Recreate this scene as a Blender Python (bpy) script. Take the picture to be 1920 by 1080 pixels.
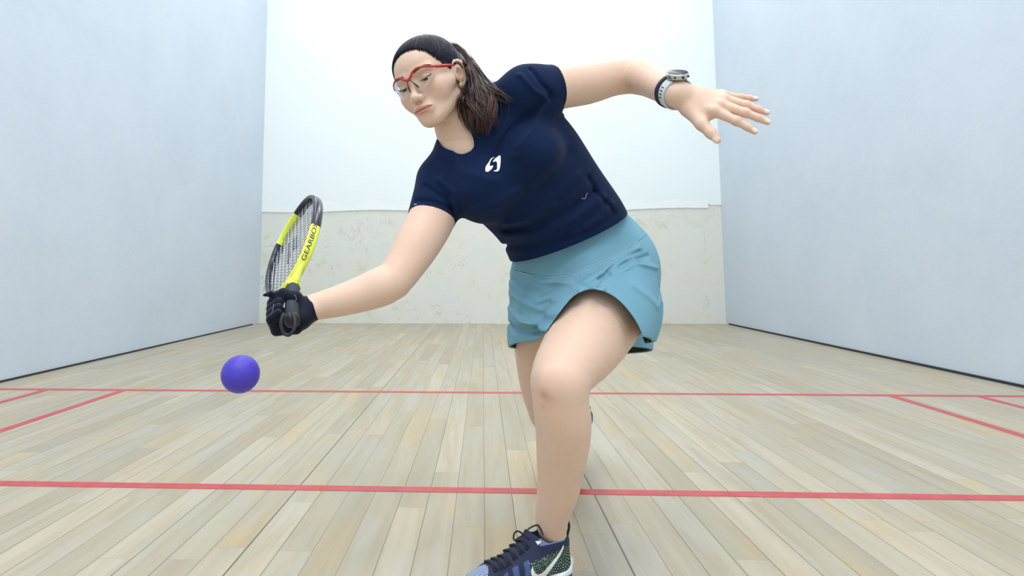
import bpy, bmesh, math, random
import numpy as np
from mathutils import Vector, Matrix
from mathutils.bvhtree import BVHTree
random.seed(7); rng = np.random.default_rng(7)
C = bpy.context.scene.collection
for o in list(bpy.data.objects): bpy.data.objects.remove(o)

# ------------------------------------------------------------------ camera, world, lights, exposure
F_, CX, CY = 1133.86, 851.66, 403.70
CAM = np.array([-.0692, -8.0172, .6736]); PIT, YAW, ROL = .0932, -.0467, -.0023
FW = np.array([math.sin(YAW)*math.cos(PIT), math.cos(YAW)*math.cos(PIT), math.sin(PIT)])
_r0 = np.cross(FW, [0, 0, 1]); _r0 /= np.linalg.norm(_r0); _u0 = np.cross(_r0, FW)
RT = _r0*math.cos(ROL)+_u0*math.sin(ROL); UP = -_r0*math.sin(ROL)+_u0*math.cos(ROL)
cd = bpy.data.cameras.new('camera'); cam = bpy.data.objects.new('camera', cd); C.objects.link(cam)
cd.sensor_width = 36; cd.lens = 36*F_/1920; cd.shift_x = (960-CX)/1920; cd.shift_y = (CY-540)/1920; cd.clip_start = .02
cam.matrix_world = Matrix(((RT[0], UP[0], -FW[0], CAM[0]), (RT[1], UP[1], -FW[1], CAM[1]), (RT[2], UP[2], -FW[2], CAM[2]), (0, 0, 0, 1)))
sc = bpy.context.scene; sc.camera = cam
sc.view_settings.view_transform = 'Standard'; sc.view_settings.look = 'None'; sc.view_settings.gamma = 1
sc.view_settings.exposure = .42
sc.cycles.use_denoising = True; sc.cycles.max_bounces = 7; sc.cycles.diffuse_bounces = 4; sc.cycles.transparent_max_bounces = 8
world = bpy.data.worlds.new('world'); sc.world = world; world.use_nodes = True
world.node_tree.nodes['Background'].inputs[0].default_value = (.8, .9, 1, 1)
world.node_tree.nodes['Background'].inputs[1].default_value = .3
HALF = 3.048; CEIL = 6.1; BACK = -12.19
LAMP_W = 30
lamps = []
for ly in (-1.6, -4.4, -7.2, -10.0):
    for lx in (-1.5, 1.5):
        ld = bpy.data.lights.new('court_lamp', 'AREA'); ld.shape = 'RECTANGLE'; ld.size = .9; ld.size_y = 1.7
        ld.energy = LAMP_W*{-1.6: 1.15, -4.4: 1, -7.2: 1.2, -10.0: 2.5}[ly]; ld.color = (1, .965, .955)
        lo = bpy.data.objects.new('court_lamp', ld); C.objects.link(lo); lo.location = (lx, ly, CEIL-.12)
        lamps.append((lx, ly))

def at(px, py, Z): return CAM+Z*(FW+RT*(px-CX)/F_-UP*(py-CY)/F_)
def mpx(px, Z): return px*Z/F_
def nrm(v): v = np.asarray(v, float); return v/np.linalg.norm(v)

# ------------------------------------------------------------------ materials
def mat(name, col, rough=.5, metal=0, spec=.5, **kw):
    m = bpy.data.materials.new(name); m.use_nodes = True
    b = m.node_tree.nodes['Principled BSDF']
    b.inputs['Base Color'].default_value = (*col, 1); b.inputs['Roughness'].default_value = rough
    b.inputs['Metallic'].default_value = metal; b.inputs['Specular IOR Level'].default_value = spec
    for k, v in kw.items(): b.inputs[k.replace('_', ' ')].default_value = v
    return m
def nd(m, t, **kw):
    n = m.node_tree.nodes.new(t)
    for k, v in kw.items():
        if k.startswith('i_'):
            key = k[2:]; key = int(key) if key.isdigit() else key.replace('_', ' ')
            n.inputs[key].default_value = v
        else: setattr(n, k, v)
    return n
def lk(m, a, b): m.node_tree.links.new(a, b)
def mth(m, op, a, b=None, c=None):
    n = nd(m, 'ShaderNodeMath', operation=op)
    for i, v in enumerate((a, b, c)):
        if v is None: continue
        if isinstance(v, (int, float)): n.inputs[i].default_value = v
        else: lk(m, v, n.inputs[i])
    return n.outputs[0]
def ramp(m, fac, stops, interp='LINEAR'):
    r = nd(m, 'ShaderNodeValToRGB'); r.color_ramp.interpolation = interp
    el = r.color_ramp.elements
    while len(el) < len(stops): el.new(.5)
    for e, (p, c) in zip(el, stops): e.position = p; e.color = (*c, 1) if len(c) == 3 else c
    lk(m, fac, r.inputs[0]); return r.outputs[0]
def mixc(m, fac, a, b, blend='MIX'):
    n = nd(m, 'ShaderNodeMix', data_type='RGBA', blend_type=blend)
    for s, v in ((n.inputs[0], fac), (n.inputs[6], a), (n.inputs[7], b)):
        if isinstance(v, (int, float)): s.default_value = v
        elif isinstance(v, tuple): s.default_value = (*v, 1)
        else: lk(m, v, s)
    return n.outputs[2]
def noise(m, vec, scale, detail=3, rough=.5, dist=0):
    n = nd(m, 'ShaderNodeTexNoise', i_Scale=scale, i_Detail=detail, i_Roughness=rough, i_Distortion=dist)
    if vec is not None: lk(m, vec, n.inputs['Vector'])
    return n.outputs['Fac']
def coords(m, scale=(1, 1, 1), kind='Object'):
    tc = nd(m, 'ShaderNodeTexCoord'); mp = nd(m, 'ShaderNodeMapping'); mp.inputs['Scale'].default_value = scale
    lk(m, tc.outputs[kind], mp.inputs[0]); return mp.outputs[0]
def bsdf(m): return m.node_tree.nodes['Principled BSDF']
def bump(m, h, strength=.3, dist=.002):
    b = nd(m, 'ShaderNodeBump'); b.inputs['Strength'].default_value = strength; b.inputs['Distance'].default_value = dist
    lk(m, h, b.inputs['Height']); lk(m, b.outputs[0], bsdf(m).inputs['Normal'])

# ------------------------------------------------------------------ mesh helpers
def link(name, me, parent=None, mats=()):
    o = bpy.data.objects.new(name, me); C.objects.link(o)
    for m in (mats if isinstance(mats, (list, tuple)) else [mats]): me.materials.append(m)
    if parent is not None: o.parent = parent; o.matrix_parent_inverse = parent.matrix_world.inverted() if parent.type != 'EMPTY' else Matrix.Translation(-parent.location)
    return o
def mesh(name, V, Fc, parent=None, mats=(), smooth=True, idx=None):
    me = bpy.data.meshes.new(name); me.from_pydata([tuple(map(float, v)) for v in V], [], [tuple(map(int, f)) for f in Fc])
    me.update()
    if smooth: me.polygons.foreach_set('use_smooth', [True]*len(me.polygons))
    if idx is not None: me.polygons.foreach_set('material_index', list(idx))
    return link(name, me, parent, mats)
def empty(name, loc, label, cat, group=None):
    o = bpy.data.objects.new(name, None); C.objects.link(o); o.location = tuple(loc); o.empty_display_size = .1
    o['label'] = label; o['category'] = cat
    if group: o['group'] = group
    return o
def box(x0, x1, y0, y1, z0, z1):
    V = [(x, y, z) for x in (x0, x1) for y in (y0, y1) for z in (z0, z1)]
    return V, [(0, 1, 3, 2), (4, 6, 7, 5), (0, 4, 5, 1), (2, 3, 7, 6), (0, 2, 6, 4), (1, 5, 7, 3)]
class MB:
    def __init__(s): s.V = []; s.F = []; s.I = []
    def add(s, V, Fc, i=0):
        n = len(s.V); s.V += [tuple(v) for v in V]; s.F += [tuple(k+n for k in f) for f in Fc]; s.I += [i]*len(Fc)
    def tube(s, P, R, n=8, cap=True, i=0, flat=None, ref=None):
        """P points, R radius (scalar/list); flat=(ratio) squashes the section along the ref-perpendicular"""
        P = np.asarray(P, float); m = len(P); R = np.broadcast_to(np.asarray(R, float), (m,))
        T = np.gradient(P, axis=0); T /= np.linalg.norm(T, axis=1)[:, None]+1e-12
        a = np.array([0, 0, 1.]) if ref is None else np.asarray(ref, float)
        if ref is None and abs(T[0]@a) > .9: a = np.array([1., 0, 0])
        N = a-T[0]*(T[0]@a); N /= np.linalg.norm(N)
        V = []
        for k in range(m):
            if ref is not None: N = a-T[k]*(T[k]@a)
            else: N = N-T[k]*(T[k]@N)
            N = N/(np.linalg.norm(N)+1e-12); B = np.cross(T[k], N)
            for j in range(n):
                t = 2*math.pi*j/n
                V.append(P[k]+R[k]*(math.cos(t)*N*(flat or 1)+math.sin(t)*B))
        Fc = [(k*n+j, k*n+(j+1) % n, (k+1)*n+(j+1) % n, (k+1)*n+j) for k in range(m-1) for j in range(n)]
        if cap: Fc += [tuple(reversed(range(n))), tuple((m-1)*n+j for j in range(n))]
        s.add(V, Fc, i)
    def obj(s, name, parent=None, mats=(), smooth=True): return mesh(name, s.V, s.F, parent, mats, smooth, s.I)
def spline(P, n):
    """Catmull-Rom through rows of P"""
    P = np.asarray(P, float); Q = np.vstack([2*P[0]-P[1], P, 2*P[-1]-P[-2]]); out = []
    for t in np.linspace(0, len(P)-1-1e-9, n):
        i = int(t); u = t-i; a, b, c, d = Q[i:i+4]
        out.append(.5*((2*b)+(c-a)*u+(2*a-5*b+4*c-d)*u*u+(3*b-a-3*c+d)*u**3))
    return np.array(out)

# ------------------------------------------------------------------ the court
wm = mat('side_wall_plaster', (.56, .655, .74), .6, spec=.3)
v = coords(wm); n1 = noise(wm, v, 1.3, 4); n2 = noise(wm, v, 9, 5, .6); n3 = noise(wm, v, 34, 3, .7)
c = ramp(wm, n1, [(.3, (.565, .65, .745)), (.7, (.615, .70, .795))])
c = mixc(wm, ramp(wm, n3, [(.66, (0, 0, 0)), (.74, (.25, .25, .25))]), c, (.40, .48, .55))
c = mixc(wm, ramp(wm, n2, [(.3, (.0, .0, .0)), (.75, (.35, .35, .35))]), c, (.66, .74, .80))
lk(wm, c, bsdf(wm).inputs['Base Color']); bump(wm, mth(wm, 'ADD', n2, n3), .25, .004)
fm = mat('front_wall_plaster', (.86, .94, .95), .55, spec=.3)
v = coords(fm); n1 = noise(fm, v, .9, 3); n2 = noise(fm, v, 14, 3)
lk(fm, ramp(fm, n1, [(.3, (.855, .94, .955)), (.7, (.88, .955, .955))]), bsdf(fm).inputs['Base Color']); bump(fm, n2, .15, .003)
pm = mat('bare_wall_patch', (.7, .72, .66), .5, spec=.35)
v = coords(pm); a = noise(pm, v, 1.6, 5, .6); b = noise(pm, v, 5.5, 8, .65, .6); d = noise(pm, v, 2.4, 4, .5, 1.2)
c = ramp(pm, a, [(.3, (.73, .78, .77)), (.5, (.77, .79, .73)), (.72, (.73, .74, .63))])
vein = ramp(pm, mth(pm, 'ABSOLUTE', mth(pm, 'SUBTRACT', b, .5)), [(0, (1, 1, 1)), (.016, (0, 0, 0))])
msk = ramp(pm, d, [(.52, (0, 0, 0)), (.66, (.6, .6, .6))])
c = mixc(pm, mth(pm, 'MULTIPLY', vein, msk), c, (.33, .32, .24))
st = ramp(pm, noise(pm, v, 4.2, 5, .6, .4), [(.60, (0, 0, 0)), (.74, (.6, .6, .6))])
c = mixc(pm, st, c, (.62, .55, .33))
lk(pm, c, bsdf(pm).inputs['Base Color']); bump(pm, b, .2, .004)
cm = mat('ceiling_paint', (.82, .86, .88), .7)
flm = mat('maple_boards', (.6, .58, .46), .38, spec=.4)
tc = nd(flm, 'ShaderNodeTexCoord'); sx = nd(flm, 'ShaderNodeSeparateXYZ'); lk(flm, tc.outputs['Object'], sx.inputs[0])
X, Y = sx.outputs[0], sx.outputs[1]
u = mth(flm, 'DIVIDE', mth(flm, 'ADD', X, .069), .0833); uid = mth(flm, 'FLOOR', u); uf = mth(flm, 'FRACT', u)
def white(m, a, b=None):
    cb = nd(m, 'ShaderNodeCombineXYZ'); lk(m, a, cb.inputs[0])
    if b is not None: lk(m, b, cb.inputs[1])
    w = nd(m, 'ShaderNodeTexWhiteNoise', noise_dimensions='3D'); lk(m, cb.outputs[0], w.inputs['Vector']); return w.outputs['Value']
r1 = white(flm, uid)
vv = mth(flm, 'ADD', mth(flm, 'DIVIDE', Y, 1.05), mth(flm, 'MULTIPLY', r1, 7.3)); vid = mth(flm, 'FLOOR', vv); vf = mth(flm, 'FRACT', vv)
r2 = white(flm, uid, vid)
cb = nd(flm, 'ShaderNodeCombineXYZ'); lk(flm, mth(flm, 'MULTIPLY', X, 16), cb.inputs[0]); lk(flm, mth(flm, 'MULTIPLY', Y, 1.1), cb.inputs[1]); lk(flm, mth(flm, 'MULTIPLY', r2, 31), cb.inputs[2])
grain = noise(flm, cb.outputs[0], 1.6, 6, .62, .3)
cb2 = nd(flm, 'ShaderNodeCombineXYZ'); lk(flm, mth(flm, 'MULTIPLY', X, 2.2), cb2.inputs[0]); lk(flm, mth(flm, 'MULTIPLY', Y, .9), cb2.inputs[1]); lk(flm, mth(flm, 'MULTIPLY', r2, 2), cb2.inputs[2])
wear = noise(flm, cb2.outputs[0], 1.8, 5, .6)
c = ramp(flm, r2, [(0, (.375, .34, .25)), (.25, (.42, .385, .29)), (.7, (.445, .41, .315)), (1, (.50, .45, .34))])
c = mixc(flm, ramp(flm, wear, [(.54, (0, 0, 0)), (.74, (.8, .8, .8))]), c, (.50, .375, .175))
c = mixc(flm, ramp(flm, wear, [(.28, (.7, .7, .7)), (.46, (0, 0, 0))]), c, (.42, .43, .385))
c = mixc(flm, ramp(flm, grain, [(.32, (.5, .5, .5)), (.58, (0, 0, 0))]), c, (.32, .255, .155))
gapw = mth(flm, 'ADD', mth(flm, 'MULTIPLY', r1, .012), .005)
e = mth(flm, 'MINIMUM', uf, mth(flm, 'SUBTRACT', 1, uf)); gap = mth(flm, 'LESS_THAN', e, gapw)
for bold in (-7, 4): gap = mth(flm, 'MAXIMUM', gap, mth(flm, 'LESS_THAN', mth(flm, 'ABSOLUTE', mth(flm, 'SUBTRACT', u, bold)), .026))
e2 = mth(flm, 'MINIMUM', vf, mth(flm, 'SUBTRACT', 1, vf)); gap2 = mth(flm, 'MULTIPLY', mth(flm, 'LESS_THAN', e2, .0007), .28)
gp = mth(flm, 'MAXIMUM', mth(flm, 'MULTIPLY', gap, .9), gap2)
c = mixc(flm, gp, c, (.09, .07, .04))
lk(flm, c, bsdf(flm).inputs['Base Color']); bump(flm, mth(flm, 'SUBTRACT', mth(flm, 'MULTIPLY', grain, .15), gp), .25, .001)
rm = mat('red_floor_paint', (.60, .09, .09), .4)
v = coords(rm); n1 = noise(rm, v, 18, 4); lk(rm, ramp(rm, n1, [(.3, (.46, .045, .055)), (.7, (.54, .075, .08))]), bsdf(rm).inputs['Base Color'])
gm = mat('dark_gap_strip', (.02, .025, .03), .7)

def struct(name, V, Fc, m, parent=None):
    o = mesh(name, V, Fc, parent, m, smooth=False)
    if parent is None: o['kind'] = 'structure'
    return o
floor = struct('floor', *box(-HALF-.2, HALF+.2, BACK-.2, .2, -.1, 0), flm)
struct('ceiling', *box(-HALF-.2, HALF+.2, BACK-.2, .2, CEIL, CEIL+.1), cm)
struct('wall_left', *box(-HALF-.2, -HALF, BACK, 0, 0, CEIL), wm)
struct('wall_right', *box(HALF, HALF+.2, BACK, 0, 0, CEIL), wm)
struct('wall_back', *box(-HALF-.2, HALF+.2, BACK-.2, BACK, 0, CEIL), fm)
wf = struct('wall_front', *box(-HALF-.2, HALF+.2, .0, .2, 0, CEIL), pm)
# skim coat of white plaster over the upper wall, its ragged lower edge 1.49 m up
mb = MB(); n = 240; zs = 1.487; V = []
for i in range(n+1):
    x = -HALF+2*HALF*i/n; e = zs+.012*math.sin(x*3.1)+.006*random.uniform(-1, 1)
    if x > HALF-.19: e += .05
    V += [(x, -.012, e), (x, -.012, CEIL), (x, .0, e-.004)]
Fc = []
for i in range(n):
    a = 3*i; Fc += [(a, a+3, a+4, a+1), (a+2, a+5, a+3, a)]
o = mesh('plaster_coat', V, Fc, wf, fm, smooth=False)
V = []; pb = mat('fresh_plaster_band', (.90, .965, .972), .5)
for i in range(n+1):
    x = -HALF+.03+(2*HALF-.2)*i/n; e = zs+.012*math.sin(x*3.1)+.003
    h = .085+.04*math.sin(x*2.3+1)*math.sin(x*5.1)+.03*math.sin(x*11)
    V += [(x, -.015, e), (x, -.015, e+max(.02, h)), (x, -.012, e-.001)]
o = mesh('plaster_repair_band', V, [f for i in range(n) for f in ((3*i, 3*i+3, 3*i+4, 3*i+1), (3*i+2, 3*i+5, 3*i+3, 3*i))], wf, pb, smooth=False)
o['label'] = 'brighter white ragged band of fresh plaster'
struct('trim_1', *box(-HALF, -HALF+.012, BACK, -.25, 0, .012), gm)
struct('trim_2', *box(HALF-.014, HALF, BACK, -.12, 0, .016), gm)
LW = .044
def fline(name, x0, x1, y0, y1, label):
    o = mesh(name, *box(x0, x1, y0, y1, -.001, .0012), floor, rm, smooth=False); o['label'] = label
ys, yb = -4.572, -6.096
fline('service_line', -HALF+.014, HALF-.016, ys, ys+LW, 'red service line nearer the front wall')
fline('short_line', -HALF+.014, HALF-.016, yb, yb+LW, 'red short line nearer the camera')
for s, d, nm in ((-1, .457, 'left box line'), (-1, .914, 'left inner drive line'), (1, .914, 'right inner drive line'), (1, .457, 'right box line')):
    xx = s*(HALF-d); fline('service_box_line', xx-LW/2, xx+LW/2, yb+LW, ys, 'red '+nm)
lm_ = mat('lamp_housing', (.8, .8, .8), .4); lg = mat('lamp_diffuser', (.9, .95, 1), .4)
bsdf(lg).inputs['Emission Color'].default_value = (1, .965, .955, 1); bsdf(lg).inputs['Emission Strength'].default_value = 1.2
# the ceiling lamps are above the frame: flush panels round the area lights
for k, (lx, ly) in enumerate(lamps):
    t = empty('ceiling_light', (lx, ly, CEIL), 'white ceiling light panel on the %s side, %s row from the front wall' % ('left' if lx < 0 else 'right', ('first', 'second', 'third', 'fourth')[k//2]), 'ceiling light', 'ceiling light panels')
    mb = MB()
    for q in (box(lx-.5, lx-.45, ly-.9, ly+.9, CEIL-.1, CEIL), box(lx+.45, lx+.5, ly-.9, ly+.9, CEIL-.1, CEIL), box(lx-.45, lx+.45, ly-.9, ly-.85, CEIL-.1, CEIL), box(lx-.45, lx+.45, ly+.85, ly+.9, CEIL-.1, CEIL)): mb.add(*q)
    mb.obj('housing', t, lm_, smooth=False)
    mesh('diffuser', *box(lx-.45, lx+.45, ly-.85, ly+.85, CEIL-.08, CEIL-.05), t, lg, smooth=False)

import time as _time; _t0 = _time.time()
def tick(s): print('TICK', s, round(_time.time()-_t0, 1), flush=True)
# ------------------------------------------------------------------ implicit modelling: smooth unions of tapered limbs, meshed once
def smin(a, b, k):
    if k <= 0: return np.minimum(a, b)
    h = np.clip(.5+.5*(b-a)/k, 0, 1); return b+(a-b)*h-k*h*(1-h)
class Cone:
    """tapered capsule a->b, radii ra->rb; w = world direction in which the section is scaled by f"""
    def __init__(s, a, b, ra, rb, w=None, f=1., op='add', k=.012):
        s.a = np.asarray(a, float); s.b = np.asarray(b, float); s.ra, s.rb, s.op, s.k = ra, rb, op, k
        ab = s.b-s.a; s.L = np.linalg.norm(ab)+1e-9; s.t = ab/s.L; s.f = f
        if w is not None: w = np.asarray(w, float); w = w-s.t*(w@s.t); s.w = w/np.linalg.norm(w)
        else: s.w = None
    def d(s, p):
        q = p-s.a; h = q@s.t; r = q-h[:, None]*s.t; m = 1.
        if s.w is not None and s.f != 1:
            c = r@s.w; r = r+(c*(1/s.f-1))[:, None]*s.w; m = min(1., s.f)
        hc = np.clip(h, 0, s.L); u = hc/s.L; u = u
        dd = np.sqrt((r*r).sum(1)+(h-hc)**2)
        return (dd-(s.ra+(s.rb-s.ra)*u))*(m if m < 1 else 1)
class Ell:
    def __init__(s, c, r, R=None, op='add', k=.012):
        s.c = np.asarray(c, float); s.r = np.asarray(r, float)*np.ones(3); s.R = R; s.op, s.k = op, k
    def d(s, p):
        q = p-s.c
        if s.R is not None: q = q@s.R
        k0 = np.sqrt(((q/s.r)**2).sum(1)); k1 = np.sqrt(((q/s.r**2)**2).sum(1))+1e-9
        return np.where(k0 > .3, k0*(k0-1)/k1, k0*s.r.min()-s.r.min())
class Half:
    """half space n.(p-c) < 0 is kept (op 'int')"""
    def __init__(s, c, n, op='int', k=.0): s.c = np.asarray(c, float); s.n = nrm(n); s.op, s.k = op, k
    def d(s, p): return (p-s.c)@s.n
class Fold:
    """a crease or ridge along a polyline; the distance ignores direction w"""
    def __init__(s, P, amp, sig, w=None, k=0):
        s.P = np.asarray(P, float); s.amp, s.sig, s.op, s.k = amp, sig, 'disp', k; s.w = None if w is None else nrm(w)
    def d(s, p):
        best = None; n = len(s.P)-1
        for i in range(n):
            a, b = s.P[i], s.P[i+1]; q = p-a; ab = b-a
            if s.w is not None: q = q-(q@s.w)[:, None]*s.w; ab = ab-s.w*(ab@s.w)
            h = np.clip((q@ab)/(ab@ab+1e-12), 0, 1); d = np.sqrt(((q-h[:, None]*ab)**2).sum(1))
            best = d if best is None else np.minimum(best, d)
        return best
class Fn:
    def __init__(s, f, op='add', k=0.): s.d = f; s.op, s.k = op, k
class Grp:
    """children evaluated in order; M, T, S: local = (p-T)@M / S"""
    def __init__(s, ch, M=None, T=None, S=1., op='add', k=.01, off=0., shell=0., cull=True):
        s.ch, s.M, s.T, s.S, s.op, s.k, s.off, s.shell, s.cull = ch, M, T, S, op, k, off, shell, cull
    def loc(s, p): return p if s.M is None else ((p-s.T)@s.M)/s.S
    def prep(s, c):
        """distances of every child at the block centres, kept for culling"""
        c = s.loc(c); s.D = []
        for x in s.ch:
            if isinstance(x, Grp): x.prep(c)
            s.D.append(np.asarray(x.d(c), float))
    def d(s, p, R=None, bi=None):
        p = s.loc(p); Rl = None if R is None else R/s.S; use = s.ch
        if Rl is not None and s.cull:
            D = [q[bi] for q in s.D]; adds = [q for q, x in zip(D, s.ch) if x.op == 'add']; mn = min(adds) if adds else 0
            use = []
            for q, x in zip(D, s.ch):
                if x.op == 'add' and q > mn+2*Rl+x.k*1.2+.003/s.S: continue
                if x.op == 'sub' and q > 2*Rl+x.k*1.5: continue
                if x.op == 'disp' and q > 3*x.sig+2*Rl: continue
                use.append(x)
        r = None
        for x in use:
            if x.op == 'disp':
                if r is not None: q = x.d(p); r = r-x.amp*np.exp(-(q/x.sig)**2)
                continue
            q = x.d(p, Rl, bi) if isinstance(x, Grp) else x.d(p)
            if r is None: r = q if x.op == 'add' else np.maximum(1., q)
            elif x.op == 'add': r = smin(r, q, x.k)
            elif x.op == 'sub': r = -smin(-r, q, x.k)
            elif x.op == 'int': r = -smin(-r, -q, x.k)
        if s.off: r = r-s.off
        if s.shell: r = np.maximum(r, -(r+s.shell))
        return r*s.S
class Inset(Grp):
    """region covered by cloth but outside its inner face: subtracting it keeps the skin under the cloth"""
    def __init__(s, solid, cuts, t, lim=.016): super().__init__([solid]+cuts, op='sub', k=0); s.t = t; s.lim = lim
    def prep(s, c): s.ch[0].prep(c); s.c0 = s.ch[0].D
    def d(s, p, R=None, bi=None):
        q = s.ch[0].d(p, R, bi); r = np.maximum(-(q+s.t), q-s.lim)
        for x in s.ch[1:]: r = np.maximum(r, x.d(p))
        return r
def surface(node, lo, hi, vox, n=16, skip=()):
    """sparse surface nets"""
    lo = np.asarray(lo, float); hi = np.asarray(hi, float); B = n*vox
    nb = np.ceil((hi-lo)/B).astype(int); R = B*math.sqrt(3)/2
    # coarse pass at 4-block scale
    act = []
    nbc = np.ceil(nb/4).astype(int)
    g = np.stack(np.meshgrid(*[np.arange(k) for k in nbc], indexing='ij'), -1).reshape(-1, 3)
    cen = lo+(g*4+2)*B
    keep = g[np.abs(node.d(cen)) < R*4*1.3+.02]
    sub = np.stack(np.meshgrid(*[np.arange(4)]*3, indexing='ij'), -1).reshape(-1, 3)
    g = (keep[:, None]*4+sub[None]).reshape(-1, 3); g = g[(g < nb).all(1)]
    cen = lo+(g+.5)*B
    if len(skip):
        m = np.ones(len(g), bool)
        for a, b in skip: m &= ~((cen > a) & (cen < b)).all(1)
        g = g[m]; cen = cen[m]
    keep = g[np.abs(node.d(cen)) < R*1.25+.006]
    ar = np.arange(n+1); gi = np.stack(np.meshgrid(ar, ar, ar, indexing='ij'), -1).reshape(-1, 3)
    dims = nb*n+2; KV = []; PV = []; QK = []
    def key(c): return (c[:, 0].astype(np.int64)*dims[1]+c[:, 1])*dims[2]+c[:, 2]
    corners = [(i, j, k) for i in (0, 1) for j in (0, 1) for k in (0, 1)]
    edges = [(a, b) for a in corners for b in corners if a < b and sum(abs(x-y) for x, y in zip(a, b)) == 1]
    cen = lo+(keep+.5)*B; node.prep(cen)
    for bi, blk in enumerate(keep):
        base = blk*n; P = lo+(base+gi)*vox
        D = node.d(P, R, bi).reshape(n+1, n+1, n+1)
        if D.min() > 0 or D.max() < 0: continue
        S = D < 0
        cnt = sum(S[i:n+i, j:n+j, k:n+k].astype(np.int8) for i, j, k in corners)
        ci = np.argwhere((cnt > 0) & (cnt < 8))
        if not len(ci): continue
        acc = np.zeros((len(ci), 3)); num = np.zeros(len(ci))
        for a, b in edges:
            da = D[ci[:, 0]+a[0], ci[:, 1]+a[1], ci[:, 2]+a[2]]; db = D[ci[:, 0]+b[0], ci[:, 1]+b[1], ci[:, 2]+b[2]]
            m = (da < 0) != (db < 0)
            t = np.where(m, da/np.where(m, da-db, 1), 0)
            pt = np.array(a)+t[:, None]*(np.array(b)-np.array(a)); acc += pt*m[:, None]; num += m
        KV.append(key(base+ci)); PV.append(lo+(base+ci+acc/num[:, None])*vox)
        for ax in range(3):
            e = [0, 0, 0]; e[ax] = 1
            A = S[:n, :n, :n]; Bq = S[e[0]:n+e[0], e[1]:n+e[1], e[2]:n+e[2]]
            ed = np.argwhere(A != Bq)
            if not len(ed): continue
            b1 = np.zeros(3, int); b1[(ax+1) % 3] = 1; b2 = np.zeros(3, int); b2[(ax+2) % 3] = 1
            q = np.stack([key(base+ed), key(base+ed-b1), key(base+ed-b1-b2), key(base+ed-b2)], 1)
            s = A[ed[:, 0], ed[:, 1], ed[:, 2]]
            q[~s] = q[~s][:, ::-1]; QK.append(q)
    KV = np.concatenate(KV); PV = np.concatenate(PV); QK = np.concatenate(QK)
    o = np.argsort(KV); KV = KV[o]; PV = PV[o]
    ix = np.clip(np.searchsorted(KV, QK), 0, len(KV)-1); ok = (KV[ix] == QK).all(1)
    return PV, ix[ok]
def relax(V, Q, it=2, lam=.5):
    """light umbrella smoothing to take away the lattice"""
    n = len(V); a = Q.ravel(); b = np.roll(Q, -1, 1).ravel()
    for step in range(it):
        for l in (lam, -lam*1.04) if it > 1 else (lam,):
            acc = np.zeros_like(V); w = np.bincount(a, minlength=n)+np.bincount(b, minlength=n)
            for c in range(3): acc[:, c] = np.bincount(a, V[b, c], n)+np.bincount(b, V[a, c], n)
            V = V+l*(acc/np.maximum(w, 1)[:, None]-V)
    return V
def fastmesh(name, V, Q, parent=None, mats=(), attrs=None):
    me = bpy.data.meshes.new(name); me.vertices.add(len(V)); me.vertices.foreach_set('co', V.astype(np.float32).ravel())
    me.loops.add(Q.size); me.loops.foreach_set('vertex_index', Q.astype(np.int32).ravel())
    me.polygons.add(len(Q)); me.polygons.foreach_set('loop_start', np.arange(0, Q.size, 4, dtype=np.int32))
    me.polygons.foreach_set('use_smooth', np.ones(len(Q), bool)); me.update(calc_edges=True)
    for k, c in (attrs or {}).items():
        at_ = me.color_attributes.new(k, 'FLOAT_COLOR', 'POINT'); cc = np.ones((len(V), 4), np.float32); cc[:, :3] = c
        at_.data.foreach_set('color', cc.ravel())
    me.validate(); return link(name, me, parent, mats)
def sdfobj(name, node, lo, hi, vox, parent, mats, colf=None, it=2):
    V, Q = surface(node, lo, hi, vox); V = relax(V, Q, it)
    o = fastmesh(name, V, Q, parent, mats, {'tint': colf(V)} if colf else None); o['nv'] = len(V); return o, V, Q
def J(px, py, Z): return at(px, py, Z)
def PC(P, Q, k=.012, f=1., w=None, op='add'):
    """limb piece between two (px, py, depth, half width px) stations"""
    return Cone(J(*P[:3]), J(*Q[:3]), mpx(P[3], P[2]), mpx(Q[3], Q[2]), w=FW if (f != 1 and w is None) else w, f=f, op=op, k=k)
def chain(st, k=.012, f=1., sub=3):
    st = spline(st, (len(st)-1)*sub+1)
    return [PC(a, b, k, f) for a, b in zip(st[:-1], st[1:])]
def limb(st, k=.012, f=1.): return [Grp(chain(st, .009, f), op='add', k=k)]

# ------------------------------------------------------------------ the player's head (millimetres; x = her left, y = forward, z = up)
def rotv(w):
    t = np.linalg.norm(w)+1e-12; k = np.array(w)/t; K = np.array([[0, -k[2], k[1]], [k[2], 0, -k[0]], [-k[1], k[0], 0]])
    return np.eye(3)+math.sin(t)*K+(1-math.cos(t))*K@K
HM = np.stack([RT, -FW, UP], 1)@rotv((-.13, -.36, .53)); HS = .00095; HT = at(809, 153, 1.36)
def hw(p): return np.asarray(p, float)@HM.T*HS+HT
def E_(c, r, k=10, op='add', R=None): return Ell(c, r, R, op, k)
def K_(a, b, ra, rb, k=8, op='add'): return Cone(a, b, ra, rb, op=op, k=k)
skull = [E_((0, -10, 34), (72, 90, 72)), E_((0, 26, 30), (60, 59, 56), 20), E_((0, -25, 5), (66, 70, 62), 25)]
face = skull+[E_((0, 30, -20), (59, 52, 62), 22), E_((0, 34, -58), (42, 47, 40), 18), K_((0, 64, -89), (0, 50, -84), 16, 18, 18)]
for s in (-1, 1):
    face += [K_((s*50, 4, -58), (s*14, 58, -86), 13, 15, 20), E_((s*40, 48, -28), (22, 25, 26), 18), K_((s*60, 22, -22), (s*40, 58, -20), 9, 10, 20),
             K_((s*12, 80, 15), (s*42, 68, 17), 7, 8, 12)]
face += [K_((0, 79, 4), (0, 97, -33), 6.5, 8, 10), Ell((0, 99, -36), (10.5, 10, 8.5), None, 'add', 6)]
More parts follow.
